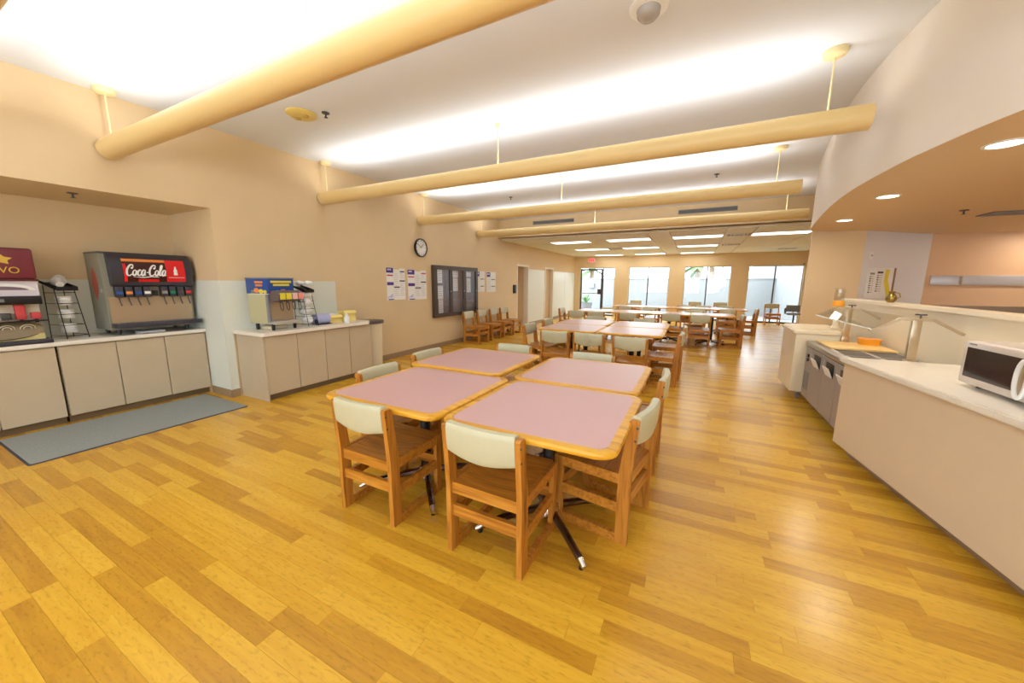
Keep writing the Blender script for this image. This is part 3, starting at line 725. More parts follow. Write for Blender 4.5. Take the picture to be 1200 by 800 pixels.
# office chair at the right window
t = thing('office_chair', 'grey office chair with loop armrests beside the right window', 'chair', (3.22, 16.2, 0), R(180))
bm = BM(); box(bm, -.22, .22, -.24, .2, .4, .47, .03, 3); obj('seat', bm, GREY, t, True)
bm = BM(); box(bm, -.21, .21, -.27, -.21, .5, .74, .025, 3); obj('backrest', bm, GREY, t, True)
for s in (-1, 1):
    bm = BM(); path(bm, [(s*.26, .1*math.cos(q*PI/8)-.02, .54+.1*math.sin(q*PI/8)) for q in range(16)], .016, 8, True); obj('armrest', bm, BLACK, t, True)
bm = BM(); cyl(bm, (0, 0, .08), (0, 0, .4), .025); obj('column', bm, BLACK, t, True)
for k in range(5):
    a = R(90+72*k); bm = BM(); path(bm, [(0, 0, .1), (.26*math.cos(a), .26*math.sin(a), .07)], [.025, .016], 8); lg = obj('leg', bm, mat('red_brown_base', (130, 60, 44), .4), t, True)
    bm = BM(); cyl(bm, (.26*math.cos(a)-.012, .26*math.sin(a), .03), (.26*math.cos(a)+.012, .26*math.sin(a), .03), .03, n=12); obj('caster', bm, BLACK, lg)
bm = BM(); cyl(bm, (-.015, -.24, .42), (-.015, -.24, .56), .02); obj('back_bracket', bm, BLACK, t)

# ------------------------------------------------------------------ left cabinets and counters
def cabinet_x(name, label, x_back, x_front, y0, y1, doors, group, end_panel=False):
    t = thing(name, label, 'cabinet', (0, 0, 0), 0, group)
    sbox('body', (x_back, x_front-.022, y0, y1, .1, .815), LAMI, t)
    if end_panel: sbox('end_panel', (x_back+.01, x_front, y0-.015, y0, 0, .815), LAMI, t)
    sbox('toe_kick', (x_back, x_front-.07, y0+.002, y1-.002, 0, .1), DARKGAP, t)
    w = (y1-y0)/doors
    for k in range(doors):
        sbox('door', (x_front-.019, x_front, y0+k*w+.004, y0+(k+1)*w-.004, .085, .808), LAMI, t, .0015, 1)
    return t
GCB = 'taupe base cabinets in the soda alcove'
cabinet_x('base_cabinet', 'taupe base cabinet under the soda machine with three doors', ALX+.01, -5.70, 1.12, 2.355, 3, GCB)
cabinet_x('base_cabinet', 'taupe base cabinet under the coffee machine at the left edge', ALX+.01, -5.70, -.12, 1.105, 3, GCB)
cabinet_x('base_cabinet', 'taupe base cabinet at the hidden end of the alcove', ALX+.01, -5.70, ALY0+.01, -.135, 3, GCB)
tag(sbox('countertop', (ALX+.008, -5.665, ALY0+.01, ALY1-.008, .822, .865), CTOP, None, .008, 3), 'cream countertop running along the soda alcove', 'countertop')
cabinet_x('base_cabinet', 'taupe base cabinet with four doors under the juice machine', XL+.008, -4.62, 2.49, 4.10, 4, 'juice counter cabinet', True)
bm = BM(); pts = [(XL+.008, 2.44), (-4.60, 2.44), (-4.57, 2.47), (-4.57, 4.02), (-4.66, 4.13), (XL+.008, 4.13)]
poly(bm, pts, 2, .822, .865); tag(obj('countertop', bm, CTOP), 'cream countertop with clipped corner under the juice machine', 'countertop')
t = thing('floor_mat', 'long grey carpet mat on the floor before the soda alcove', 'mat', (-5.165, 1.46, 0), R(0))
bm = BM(); poly(bm, rrect(.972, 1.592, .02, 3), 2, .001, .011); obj('carpet', bm, MATM, t)
bm = BM(); o_ = rrect(1.0, 1.62, .03, 3); i_ = rrect(.97, 1.59, .02, 3)
A = [bm.verts.new((p[0], p[1], 0)) for p in o_]; B = [bm.verts.new((p[0], p[1], .008)) for p in i_]; D = [bm.verts.new((p[0], p[1], 0)) for p in i_]
for i in range(len(A)):
    j = (i+1) % len(A); bm.faces.new((A[i], A[j], B[j], B[i])); bm.faces.new((B[i], B[j], D[j], D[i])); bm.faces.new((D[i], D[j], A[j], A[i]))
obj('rubber_border', bm, MATE, t)

# ------------------------------------------------------------------ soda machine
t = thing('soda_dispenser', 'dark soda fountain dispenser with red lit panel on the alcove counter', 'soda machine', (-6.0, 1.925, .865), R(90))
# local: +x -> world +y (to the right), -y -> world +x (front).
hw = .385
GREENSIDE = mat('grey_green_steel_side', (142, 140, 124), .45)
bm = BM(); poly(bm, [(-.20, .06), (.225, .06), (.225, .905), (-.17, .905), (-.20, .58)], 0, -hw, hw); obj('body', bm, GREENSIDE, t)
bm = BM(); box(bm, -hw-.006, hw+.006, -.19, .22, .905, .925, .006); obj('top_cover', bm, DGREY, t)
# bulging upper fascia
prof = [(-.19, .56), (-.235, .545), (-.262, .56), (-.285, .66), (-.283, .76), (-.25, .87), (-.20, .915), (-.17, .915), (-.17, .56)]
bm = BM(); poly(bm, prof, 0, -hw+.05, hw+.004); obj('fascia', bm, CHAR, t, True)
def curved_panel(name, m, x0, x1, z0, z1, off, parent, n=6):
    import bisect
    P = [(.56, -.262), (.66, -.285), (.76, -.283), (.87, -.25)]
    def yy(z):
        for (za, ya), (zb, yb) in zip(P, P[1:]):
            if z <= zb: return ya+(yb-ya)*(z-za)/(zb-za)
        return P[-1][1]
    zs = sorted({z0, z1, *[z for z, _ in P if z0 < z < z1]})
    bm = BM(); pts = [(yy(z)-off, z) for z in zs]+[(yy(z)+.002, z) for z in zs[::-1]]
    poly(bm, pts, 0, x0, x1); return obj(name, bm, m, parent)
curved_panel('red_panel', COKE, .135, .315, .60, .855, .004, t)
lp = curved_panel('logo_panel', COKED, -.235, .133, .60, .855, .004, t)
curved_panel('amber_strip', AMBERP, -.235, .133, .825, .855, .006, t)
curved_panel('red_glow', COKE, -.235, -.21, .60, .80, .006, t)
curved_panel('red_glow', COKE, -.12, .06, .60, .63, .006, t)
# script lettering built from brush strokes (face coordinates u along x, v up)
def stroke_text(letters, u0, v0, s, y, m, parent, name, shear=.28, r=.011):
    u = u0
    for wdt, strokes in letters:
        bm = BM()
        for st in strokes:
            pts = smoothpts([(a, b2, 0) for a, b2 in st], 4) if len(st) > 2 else [Vector((a, b2, 0)) for a, b2 in st]
            P = [(u+(p[0]+shear*p[1])*s, y, v0+p[1]*s*1.45) for p in pts]
            k = len(P); path(bm, P, [r*(.55+.6*math.sin(PI*i/(k-1))) for i in range(k)], 6)
        bmesh.ops.scale(bm, vec=(1, .15, 1), space=Matrix.Translation((0, -y, 0)), verts=bm.verts)
        obj(name, bm, m, parent, True); u += wdt*s
Cc = (.62, [[(.6, .85), (.5, 1.0), (.25, .95), (.05, .55), (.12, .12), (.35, .0), (.58, .15)], [(.6, .85), (.5, .68), (.42, .78)]])
oo = (.46, [[(.22, .55), (.06, .4), (.06, .15), (.2, .02), (.36, .15), (.36, .4), (.22, .55)], [(.36, .42), (.48, .46)]])
cc = (.42, [[(.38, .45), (.25, .55), (.08, .35), (.1, .1), (.25, .02), (.42, .14)]])
aa = (.5, [[(.38, .5), (.2, .55), (.05, .3), (.1, .06), (.25, .04), (.38, .25), (.38, .55)], [(.38, .5), (.36, .1), (.5, .08)]])
hy = (.3, [[(.05, .3), (.26, .33)]])
ll = (.3, [[(.05, .2), (.22, .75), (.2, 1.0), (.1, .9), (.08, .2), (.14, .04), (.3, .12)]])
stroke_text([Cc, oo, cc, aa, hy, Cc, oo, ll, aa], -.222, .668, .083, -.291, WHITE, t, 'logo_letter', r=.0078)
bm = BM(); path(bm, [(-.16, -.291, .655), (-.08, -.291, .648), (0, -.291, .66), (.06, -.291, .652)], [.002, .006, .006, .002], 6); obj('logo_swash', bm, WHITE, t, True)
# bottle emblem and small caption on the red panel
bm = BM(); lathe(bm, [(.0, 0), (.017, 0), (.019, .015), (.016, .035), (.019, .05), (.014, .066), (.008, .08), (.008, .1), (.0, .1)], 12, cap=False)
bmesh.ops.scale(bm, vec=(1, .12, 1), verts=bm.verts); bmesh.ops.translate(bm, vec=(.22, -.291, .68), verts=bm.verts); obj('bottle_emblem', bm, WHITE, t, True)
sbox('caption_line', (.15, .30, -.2905, -.287, .648, .653), WHITE, t)
# valves
lab = [BLUEP, AMBERP, BLUEP, WHITE, None, GREY, GREENP, DGREY, COKE]
for k, m in enumerate(lab):
    x = -.285+k*.0775
    if m is None:
        bm = BM(); box(bm, x-.025, x+.025, -.235, -.2, .44, .5, .006); cyl(bm, (x, -.24, .46), (x, -.24, .49), .014, n=10); obj('ice_lever', bm, BLACK, t); continue
    vv = sbox('valve', (x-.03, x+.03, -.262, -.195, .425, .545), CHAR, t, .006)
    bm = BM(); poly(bm, [(-.263, .46), (-.266, .46), (-.256, .538), (-.253, .538)], 0, x-.027, x+.027); obj('flavour_card', bm, m, vv)
    bm = BM(); path(bm, [(x-.005, -.235, .425), (x, -.237, .38), (x+.008, -.246, .33)], .006, 6); obj('nozzle_lever', bm, DGREY, vv)
sbox('splash_plate', (-hw+.02, hw-.02, -.21, -.198, .12, .43), mat('warm_steel_plate', (186, 164, 134), .35, .4), t)
sbox('drip_tray', (-hw+.01, hw+.015, -.36, -.19, .085, .135), CHAR, t, .006)
bm = BM()
for k in range(16): box(bm, -hw+.04+k*.042, -hw+.05+k*.042, -.34, -.2, .135, .139)
obj('tray_grille', bm, GREY, t)
for sx_ in (-1, 1):
    for yy_ in (-.15, .17):
        bm = BM(); cyl(bm, (sx_*.31, yy_, 0), (sx_*.31, yy_, .02), .016, n=10); cyl(bm, (sx_*.31, yy_, .02), (sx_*.31, yy_, .065), .024, n=10); obj('foot', bm, BLACK, t)
# red disc logo decal on the side
bm = BM(); poly(bm, [(.03, .76), (.09, .68), (.115, .58), (.09, .48), (.03, .40), (-.03, .48), (-.055, .58), (-.03, .68)], 0, -hw-.003, -hw); obj('side_decal', bm, mat('faded_red_decal', (184, 80, 68), .5), t)
sbox('side_latch', (-hw-.008, -hw, -.17, -.12, .48, .52), STEEL, t)
tag(sbox('paper_stack', (-5.98, -5.80, 1.78, 2.0, .866, .885), PAPER), 'flat stack of papers under the soda dispenser', 'papers')

# ------------------------------------------------------------------ coffee machine at the left edge
t = thing('coffee_machine', 'tall maroon topped coffee dispenser at the left end of the alcove counter', 'coffee machine', (-5.92, .78, .865), R(90))
hw = .30
sbox('base', (-hw, hw+.02, -.26, .2, .0, .04), CHAR, t, .006)
sbox('body', (-hw, hw, -.06, .2, .04, .88), mat('pale_plastic_body', (210, 200, 178), .45), t, .006)
sbox('lower_panel', (-hw+.01, hw-.015, -.20, -.06, .04, .10), mat('cream_yellow_panel', (226, 214, 150), .45), t, .004)
bm = BM(); box(bm, -hw-.005, hw+.012, -.17, .19, .62, .91, .02, 3); obj('header', bm, MAROON, t, True)
sbox('header_rim', (-hw-.006, hw+.014, -.175, .19, .60, .62), mat('dark_maroon', (90, 36, 44), .4), t)
sbox('cup_picture', (-hw, hw+.008, -.155, .18, .46, .60), mat('pale_lilac_print', (214, 206, 214), .4), t)
bm = BM(); n = 20
A = [(.21*math.cos(PI*i/n)+.08, .515+.065*math.sin(PI*i/n)) for i in range(n+1)]; B = [(.175*math.cos(PI*i/n)+.08, .515+.038*math.sin(PI*i/n)) for i in range(n+1)]
for i in range(n):
    q = [bm.verts.new((p[0], -.158, p[1])) for p in (A[i], A[i+1], B[i+1], B[i])]; bm.faces.new(q)
r_ = bmesh.ops.extrude_face_region(bm, geom=list(bm.faces)); bmesh.ops.translate(bm, vec=(0, .004, 0), verts=[v for v in r_['geom'] if isinstance(v, bmesh.types.BMVert)])
obj('cup_rim_print', bm, WHITE, t)
bm = BM(); poly(bm, [(.165*math.cos(PI*i/n)+.08, .517+.033*math.sin(PI*i/n)) for i in range(n+1)], 1, -.159, -.155); obj('coffee_print', bm, mat('dull_violet_print', (120, 100, 108), .5), t)
sbox('control_band', (-hw, hw+.01, -.19, .19, .38, .46), BLACK, t, .004)
bm = BM(); box(bm, .02, .09, -.196, -.19, .405, .435, .002, 1); obj('display_button', bm, GREY, t)
sbox('splash_back', (-hw+.01, hw, -.10, -.06, .22, .38), mat('brushed_pale_back', (206, 196, 180), .4), t)
for k, (x, m) in enumerate(((-.17, DGREY), (.09, DGREY), (.175, REDP), (.265, REDP))):
    nz = sbox('spout', (x-.03, x+.03, -.15, -.10, .235+(.0 if k != 2 else .0), .30 if k != 2 else .38), m, t, .006)
    bm = BM(); cyl(bm, (x, -.13, .235), (x, -.13, .2), .012, n=8); obj('nozzle', bm, BLACK, nz)
sbox('shelf_edge', (-hw, hw+.02, -.21, -.06, .215, .225), BLACK, t)
# oval drip tray with ring pattern
bm = BM(); lathe(bm, [(.0, 0), (1, 0), (1, .02), (.0, .02)], 32, cap=False); bmesh.ops.scale(bm, vec=(.26, .10, 1), verts=bm.verts); bmesh.ops.rotate(bm, matrix=Matrix.Rotation(R(62), 3, 'X'), verts=bm.verts); bmesh.ops.translate(bm, vec=(.03, -.17, .14), verts=bm.verts); tr = obj('oval_panel', bm, mat('bronze_panel', (126, 110, 82), .35, .3), t, True)
for x in (-.05, .07, .19):
    for rr in (.045, .025):
        bm = BM(); path(bm, [(x+rr*math.cos(q*PI/8), -.178-.011-.47*rr*math.sin(q*PI/8), .15+.02-.0+.88*rr*math.sin(q*PI/8)-.02) for q in range(16)], .004, 6, True); obj('ring_motif', bm, mat('pale_ring', (206, 196, 170), .4), tr, True)
text('BRAVO', 'header_lettering', GOLDP, t, .085, (.08, -.174, .70), (R(90), 0, 0))
bm = BM(); poly(bm, [(.07*math.cos(q*PI/5+PI/2)*(1 if q % 2 == 0 else .55)+.12, .80+.05*math.sin(q*PI/5+PI/2)*(1 if q % 2 == 0 else .6)) for q in range(10)], 1, -.175, -.171); obj('header_crest', bm, GOLDP, t)

# ------------------------------------------------------------------ wire cup racks
def wire_rack(loc, rz, label, w, d, h, items, tier_tilt=0):
    t = thing('cup_rack', label, 'rack', loc, rz, 'black wire racks for cups and lids')
    for sx_ in (-1, 1):
        for yy in (-d/2, d/2):
            bm = BM(); cyl(bm, (sx_*w/2, yy*1.1, 0), (sx_*w/2*.86, yy*.7+.05, h), .004, n=6); obj('upright', bm, BLACK, t)
        for k in range(5):
            z = h*(.06+.2*k); f = z/h
            bm = BM(); x = sx_*w/2*(1-.14*f); cyl(bm, (x, -d/2*1.1+(.05+.15*d)*f, z), (x, d/2*1.1+(.05-.15*d-.0)*f, z), .003, n=6); obj('side_wire', bm, BLACK, t)
    for k in range(5):
        z = h*(.06+.2*k); f = z/h; x = w/2*(1-.14*f); y = -d/2*1.1+(.05+.15*d)*f
        bm = BM(); cyl(bm, (-x, y, z), (x, y, z), .003, n=6); obj('front_wire', bm, BLACK, t)
    ya, za, yb_, zb2 = -d/2+.02, h-.05, d/2+.05, h+.03
    bm = BM(); wv = w/2*.95
    poly(bm, [(ya, za), (ya, za-.006), (yb_, zb2-.006), (yb_, zb2)], 0, -wv, wv)
    for x_ in (-wv, wv-.004): poly(bm, [(ya, za), (yb_, zb2), (yb_, zb2+.02), (ya, za+.035)], 0, x_, x_+.004)
    poly(bm, [(ya, za), (ya+.004, za), (ya+.004, za+.035), (ya, za+.035)], 0, -wv+.004, wv-.004); obj('top_bin', bm, BLACK, t)
    return t
wire_rack((-5.98, 1.28, .865), R(104), 'black wire lid rack between the coffee machine and soda dispenser', .17, .22, .56, None)
GL = 'stacks of white lids in the alcove rack'
for k, z in enumerate((.05, .2, .34)):
    bm = BM(); n_ = 4
    prof = []
    for q in range(n_): prof += [(.058, q*.024), (.062, q*.024+.006), (.054, q*.024+.024)]
    lathe(bm, prof, 18); o = obj('lid_stack', bm, WHITE, None, True); o.location = (-5.985+.0*k, 1.28, .875+z)
    tag(o, 'stack of white cup lids, %s in the alcove wire rack' % ('lowest', 'middle', 'upper')[k], 'lids', GL)
for k, (dx, dy) in enumerate(((.02, -.02), (-.07, .02))):
    bm = BM(); lathe(bm, [(.03, 0), (.045, .1), (.047, .1)], 16); o = obj('paper_cup', bm, WHITE, None, True); o.location = (-5.93+dx, 1.28+dy, 1.44-.3*dx); o.rotation_euler = (0, R(-72), 0)
    tag(o, ('white paper cup lying at the front of the alcove rack top', 'white paper cup lying at the back of the alcove rack top')[k], 'cup', 'cups on top of the alcove rack')

# ------------------------------------------------------------------ juice machine
t = thing('juice_dispenser', 'juice dispenser with blue and yellow fruit panels on the second counter', 'juice machine', (-4.87, 2.81, .865), R(97))
hw = .172
BLUEJ = mat('deep_blue_panel', (30, 74, 150), .4)
sbox('body', (-hw, hw, -.06, .26, .08, .66), mat('olive_grey_steel', (196, 190, 150), .4, .2), t, .006)
sbox('header', (-hw-.004, hw+.004, -.13, .265, .46, .645), BLUEJ, t, .004)
sbox('top_cap', (-hw-.008, hw+.008, -.135, .27, .645, .66), GREY, t, .003)
FR = [(-.06, .475, .04), (.02, .485, .045), (.10, .475, .04), (.15, .48, .03), (-.13, .475, .035)]
for k, (x, z, r) in enumerate(FR):
    bm = BM(); poly(bm, [(x+r*math.cos(q*PI/6), z+r*.7*math.sin(q*PI/6)) for q in range(12)], 1, -.1325-.0004*k, -.129); obj('fruit_print', bm, (YELLOWP, AMBERP, YELLOWP, GREENP, REDP)[k], t)
for z, w_ in ((.61, .14), (.57, .11)):
    sbox('lettering_band', (-w_, w_, -.1335, -.13, z-.014, z+.012), YELLOWP, t)
for k, (y, z, r) in enumerate(((.0, .49, .04), (.08, .5, .045), (-.07, .485, .03), (.15, .485, .03))):
    bm = BM(); poly(bm, [(y+r*math.cos(q*PI/6), z+r*.7*math.sin(q*PI/6)) for q in range(12)], 0, -hw-.007-.0004*k, -hw-.003); obj('fruit_print', bm, (YELLOWP, AMBERP, YELLOWP, GREY)[k], t)
for z, w_ in ((.605, .07), (.565, .06)):
    sbox('lettering_band', (-hw-.0075, -hw-.003, .03-w_, .03+w_, z-.014, z+.012), AMBERP, t)
sbox('side_edge', (-hw-.005, -hw, -.13, .2, .455, .462), WHITE, t)
bm = BM(); poly(bm, [(-.17, .36), (-.26, .38), (-.27, .45), (-.2, .5), (-.12, .5), (-.12, .36)], 0, -hw+.02, hw+.01); obj('valve_block', bm, mat('taupe_plastic', (104, 92, 90), .4), t)
for k, m in enumerate((YELLOWP, YELLOWP, mat('pink_card', (240, 200, 196), .5), mat('salmon_card', (240, 150, 144), .5))):
    x = -.1+k*.085
    cd = sbox('flavour_card', (x-.035, x+.035, -.275, -.262, .39, .47), m, t, .003, 1)
    bm = BM(); cyl(bm, (x, -.23, .37), (x, -.23, .345), .018, n=10); path(bm, [(x-.02, -.235, .35), (x-.016, -.24, .27), (x, -.245, .25), (x+.016, -.24, .27), (x+.02, -.235, .35)], .005, 6); obj('nozzle_loop', bm, DGREY, t)
sbox('splash_plate', (-hw+.03, hw, -.085, -.06, .12, .36), mat('warm_steel_plate', (186, 164, 134), .35, .4), t)
sbox('side_column', (-hw, -hw+.03, -.1, -.06, .1, .46), GREY, t)
sbox('drip_tray', (-hw+.01, hw+.01, -.22, -.06, .075, .115), mat('pale_steel_tray', (196, 190, 180), .35, .4), t, .004)
for sx_ in (-1, 1):
    for yy in (-.12, .16):
        bm = BM(); cyl(bm, (sx_*.15, yy, 0), (sx_*.15, yy, .08), .018, .022, 10); obj('leg', bm, BLACK, t)
tag(sbox('napkin_pack', (-5.02, -4.82, 2.68, 2.92, .866, .91), mat('cream_pack', (222, 208, 176), .6), None, .01), 'low cream pack lying under the juice dispenser', 'pack')
wire_rack((-4.86, 3.21, .865), R(96), 'black wire rack stuffed with white bags beside the juice dispenser', .16, .22, .52, None)
def blob(name, c, r, m, label, cat, group, seed, sq=(1, 1, 1)):
    rnd = random.Random(seed); bm = BM(); bmesh.ops.create_icosphere(bm, subdivisions=3, radius=1)
    ph = [rnd.uniform(0, 6) for _ in range(6)]
    for v in bm.verts:
        p = v.co; f = 1+.12*math.sin(5*p.x+ph[0])*math.sin(4*p.y+ph[1])+.1*math.sin(7*p.z+ph[2])*math.cos(6*p.x+ph[3])
        v.co = Vector((p.x*f*sq[0]*r, p.y*f*sq[1]*r, p.z*f*sq[2]*r))
    o = obj(name, bm, m, None, True); o.location = c; return tag(o, label, cat, group)
BAG = mat('white_plastic_bag', (244, 242, 240), .35, bump=.3, bscale=25)
for k, (z, w) in enumerate(((.07, 'lowest'), (.19, 'second lowest'), (.31, 'third'), (.42, 'uppermost'))):
    blob('lid_bag', (-4.865, 3.205, .885+z), .08, BAG, 'crumpled white bag of lids, %s in the wire rack by the juice dispenser' % w, 'bag', 'white bags in the second wire rack', k+3, (1.1, .95, .75))
for k, (x, y) in enumerate(((-4.90, 3.17), (-4.83, 3.25))):
    blob('cup_sleeve', (x, y, 1.46), .05, BAG, ('white bag on top of the second rack, near the juice machine', 'white bag on top of the second rack, near the lilac caddy')[k], 'bag', 'bags on top of the second rack', k+20, (1.4, .8, .6))
# lilac caddy, boxes, bottle
t = thing('napkin_caddy', 'lilac plastic caddy with a navy end on the juice counter', 'caddy', (-4.86, 3.42, .865), R(90))
bm = BM(); prof = [(.075*math.cos(R(a)), .08+.075*math.sin(R(a))) for a in range(20, 341, 20)]
poly(bm, [(p[0]*1.05, p[1]) for p in prof], 0, -.06, .11); obj('drum', bm, LILAC, t, True)
bm = BM(); poly(bm, [(p[0]*1.06, .08+(p[1]-.08)*1.02) for p in prof], 0, -.10, -.06); obj('end_cap', bm, LILAC, t, True)
bm = BM(); cyl(bm, (-.112, -.05, .05), (-.098, -.05, .05), .035, n=16); obj('navy_disc', bm, NAVY, t, True)
sbox('base', (-.10, .12, -.08, .07, .0, .012), BLACK, t, .004)
def carton(name, loc, w, d, h, label, parts=True):
    t = thing(name, label, 'box', loc, R(90), 'pale yellow cartons on the juice counter')
    bm = BM(); box(bm, -w/2, w/2, -d/2, d/2, 0, .004)
    for q in ((-w/2, w/2, -d/2, -d/2+.005), (-w/2, w/2, d/2-.005, d/2), (-w/2, -w/2+.005, -d/2+.005, d/2-.005), (w/2-.005, w/2, -d/2+.005, d/2-.005)): box(bm, *q, .004, h)
    obj('carton_body', bm, YBOX, t)
    bm = BM(); a = R(50); poly(bm, [(-d/2, h), (-d/2-.05*math.cos(a), h+.0-.05*math.sin(a)), (-d/2-.05*math.cos(a)-.003, h-.05*math.sin(a)), (-d/2-.003, h)], 0, -w/2, w/2); obj('flap', bm, YBOX, t)
    return t
carton('napkin_carton', (-4.93, 3.66, .865), .20, .16, .12, 'low pale yellow carton heaped with white napkins')
for k in range(5):
    o = sbox('napkin', (-.075, .075, -.06, .06, 0, .006), PAPER, None, .002, 1); o.location = (-4.93, 3.66, .957+k*.0075); o.rotation_euler = (0, 0, R(90+7*(k % 3-1)))
    tag(o, 'white napkin in the low yellow carton, %s of the pile' % ('lowest', 'second lowest', 'middle', 'second highest', 'topmost')[k], 'napkin', 'napkins in the yellow carton')
carton('supply_carton', (-4.95, 3.93, .865), .22, .15, .165, 'taller pale yellow open carton beside the trash bin')
t = thing('white_bottle', 'white plastic squeeze bottle in front of the yellow cartons', 'bottle', (-4.70, 3.735, .865))
bm = BM(); lathe(bm, [(.034, 0), (.038, .01), (.037, .07), (.026, .1), (.016, .115)], 20); obj('bottle_body', bm, WHITE, t, True)
bm = BM(); lathe(bm, [(.017, .113), (.017, .13), (.008, .137), (.005, .16)], 16); obj('cap', bm, WHITE, t, True)
# tall bin
t = thing('trash_bin', 'tall cream trash bin with dark rim beside the juice counter', 'bin', (-4.93, 4.36, 0))
bm = BM(); prof = rrect(.42, .36, .16, 8); rings = []
for sc_, z in ((.86, .06), (.98, .8)): rings.append([bm.verts.new((p[0]*sc_, p[1]*sc_, z)) for p in prof])
for i in range(len(prof)): j = (i+1) % len(prof); bm.faces.new((rings[0][i], rings[0][j], rings[1][j], rings[1][i]))
bm.faces.new(rings[0][::-1]); bm.faces.new(rings[1]); obj('bin_body', bm, mat('cream_bin_plastic', (226, 214, 186), .45), t, True)
bm = BM(); poly(bm, rrect(.47, .41, .19, 8), 2, .79, .835); obj('rim', bm, mat('dark_brown_rim', (92, 82, 84), .4), t, True)
bm = BM(); poly(bm, rrect(.34, .28, .13, 8), 2, .825, .8375); obj('opening', bm, BLACK, t)
sbox('base', (-.17, .17, -.14, .14, 0, .06), CHAR, t, .01)
sbox('pedal', (.17, .24, -.05, .05, .015, .05), NAVY, t, .008)

# ------------------------------------------------------------------ left wall: clock, posters, display case, chime box
t = thing('wall_clock', 'round black rimmed wall clock above the posters', 'clock', (XL, 6.04, 2.19))
bm = BM(); n = 36; prof = [(.185, .0), (.19, .02), (.185, .045), (.17, .05), (.165, .03)]
rings = [[bm.verts.new((x, r*math.cos(2*PI*j/n), r*math.sin(2*PI*j/n))) for j in range(n)] for r, x in prof]
for A, B in zip(rings, rings[1:]):
    for j in range(n): bm.faces.new((A[j], A[(j+1) % n], B[(j+1) % n], B[j]))
obj('rim', bm, BLACK, t, True)
bm = BM(); cyl(bm, (.001, 0, 0), (.03, 0, 0), .168, n=36); obj('dial', bm, WHITE, t)
for k in range(12):
    a = R(30*k); bm = BM(); cyl(bm, (.032, .125*math.sin(a), .125*math.cos(a)), (.032, .15*math.sin(a), .15*math.cos(a)), .004, n=6); obj('hour_mark', bm, BLACK, t)
bm = BM(); path(bm, [(.036, 0, 0), (.036, -.105, .075)], .0045, 6); obj('hour_hand', bm, BLACK, t)
bm = BM(); path(bm, [(.038, 0, 0), (.038, .07, .085)], .0035, 6); obj('minute_hand', bm, BLACK, t)
def rect_print(name, m, parent, y0, y1, z0, z1, x):
    return sbox(name, (x, x+.0008, y0, y1, z0, z1), m, parent)
def menu_poster(y0, y1, z0, z1, label, red):
    t = thing('menu_poster', label, 'poster', (XL, 0, 0), 0, 'white and purple posters left of the display case')
    X0 = .004; ws = (y1-y0)*.36
    sbox('left_sheet', (.0005, X0, y0, y0+ws, z0, z1), PAPER, t)
    sbox('right_sheet', (.0005, X0-.001, y0+ws+.005, y1, z0+.01, z1-.01), PAPER, t)
    rect_print('header_block', PURPLE, t, y0, y0+ws, z1-.10, z1-.005, X0)
    for k in range(3): rect_print('header_letter', WHITE, t, y0+.03+k*.035, y0+.052+k*.035, z1-.055, z1-.025, X0+.0006)
    rect_print('red_line', REDP, t, y0+.015, y0+ws-.01, z1-.16, z1-.135, X0)
    rect_print('purple_block', PURPLE, t, y0+.01, y0+ws, z1-.335, z1-.275, X0)
    rect_print('footer_line', PURPLE, t, y0+.03, y0+ws-.01, z0+.008, z0+.028, X0)
    for k in range(4): rect_print('flourish', mat('lilac_print', (176, 164, 214), .6), t, y0+.02+k*.035, y0+.04+k*.035, z0+.045+.012*(k % 2), z0+.07+.018*k, X0)
    xr = y0+ws+.005; w2 = (y1-xr)/2
    rect_print('top_strip', GOLDP, t, xr+.01, xr+w2, z1-.028, z1-.013, X0)
    rect_print('heading_line', red, t, xr+w2+.02, y1-.015, z1-.085, z1-.06, X0)
    rect_print('heading_line', DINK, t, xr+w2, y1-.01, z1-.265, z1-.24, X0)
    rect_print('heading_line', DINK, t, xr+.005, xr+w2, z1-.385, z1-.36, X0)
    for c in range(2):
        for k in range(12):
            zz = z1-.11-k*.038
            if zz < z0+.06: break
            if c == 0 and .34 < z1-zz < .41 or c == 1 and .22 < z1-zz < .29: continue
            rect_print('text_line', mat('faint_print', (206, 203, 200), .7), t, xr+.015+c*w2, xr+w2*(.75+.12*((k*7) % 3-1))+c*w2, zz-.006, zz+.004, X0)
menu_poster(5.07, 5.56, 1.13, 1.755, 'white menu poster with purple header, left of the pair under the clock', DINK)
menu_poster(5.635, 6.2, 1.115, 1.735, 'white menu poster with purple header beside the display case, right of the pair', REDP)
def notice(y0, y1, z0, z1, label):
    t = thing('notice_poster', label, 'poster', (XL, 0, 0), 0, 'white notices right of the display case')
    sbox('sheet', (.0005, .004, y0, y1, z0, z1), PAPER, t)
    rect_print('header_block', PURPLE, t, y0+.01, y0+.2, z1-.14, z1-.015, .004)
    for k in range(2): rect_print('header_letter', WHITE, t, y0+.04+k*.07, y0+.085+k*.07, z1-.08, z1-.045, .0046)
    for zz in (.2, .39): rect_print('heading_line', DINK, t, y0+.25, y1-.03, z1-zz-.02, z1-zz, .004)
    for k in range(9):
        zz = z1-.17-k*.045
        if zz > z0+.03: rect_print('text_line', mat('faint_print', (206, 203, 200), .7), t, y0+.04, y0+.21, zz-.006, zz+.004, .004)
notice(8.165, 8.63, 1.235, 1.785, 'white notice with purple corner block touching the display case')
notice(8.74, 9.25, 1.22, 1.78, 'white notice with purple corner block nearest the doorway')
t = thing('display_case', 'dark framed three-door glass notice case on the left wall', 'display case', (XL, 7.265, 1.275))
hy, hz = .89, .58
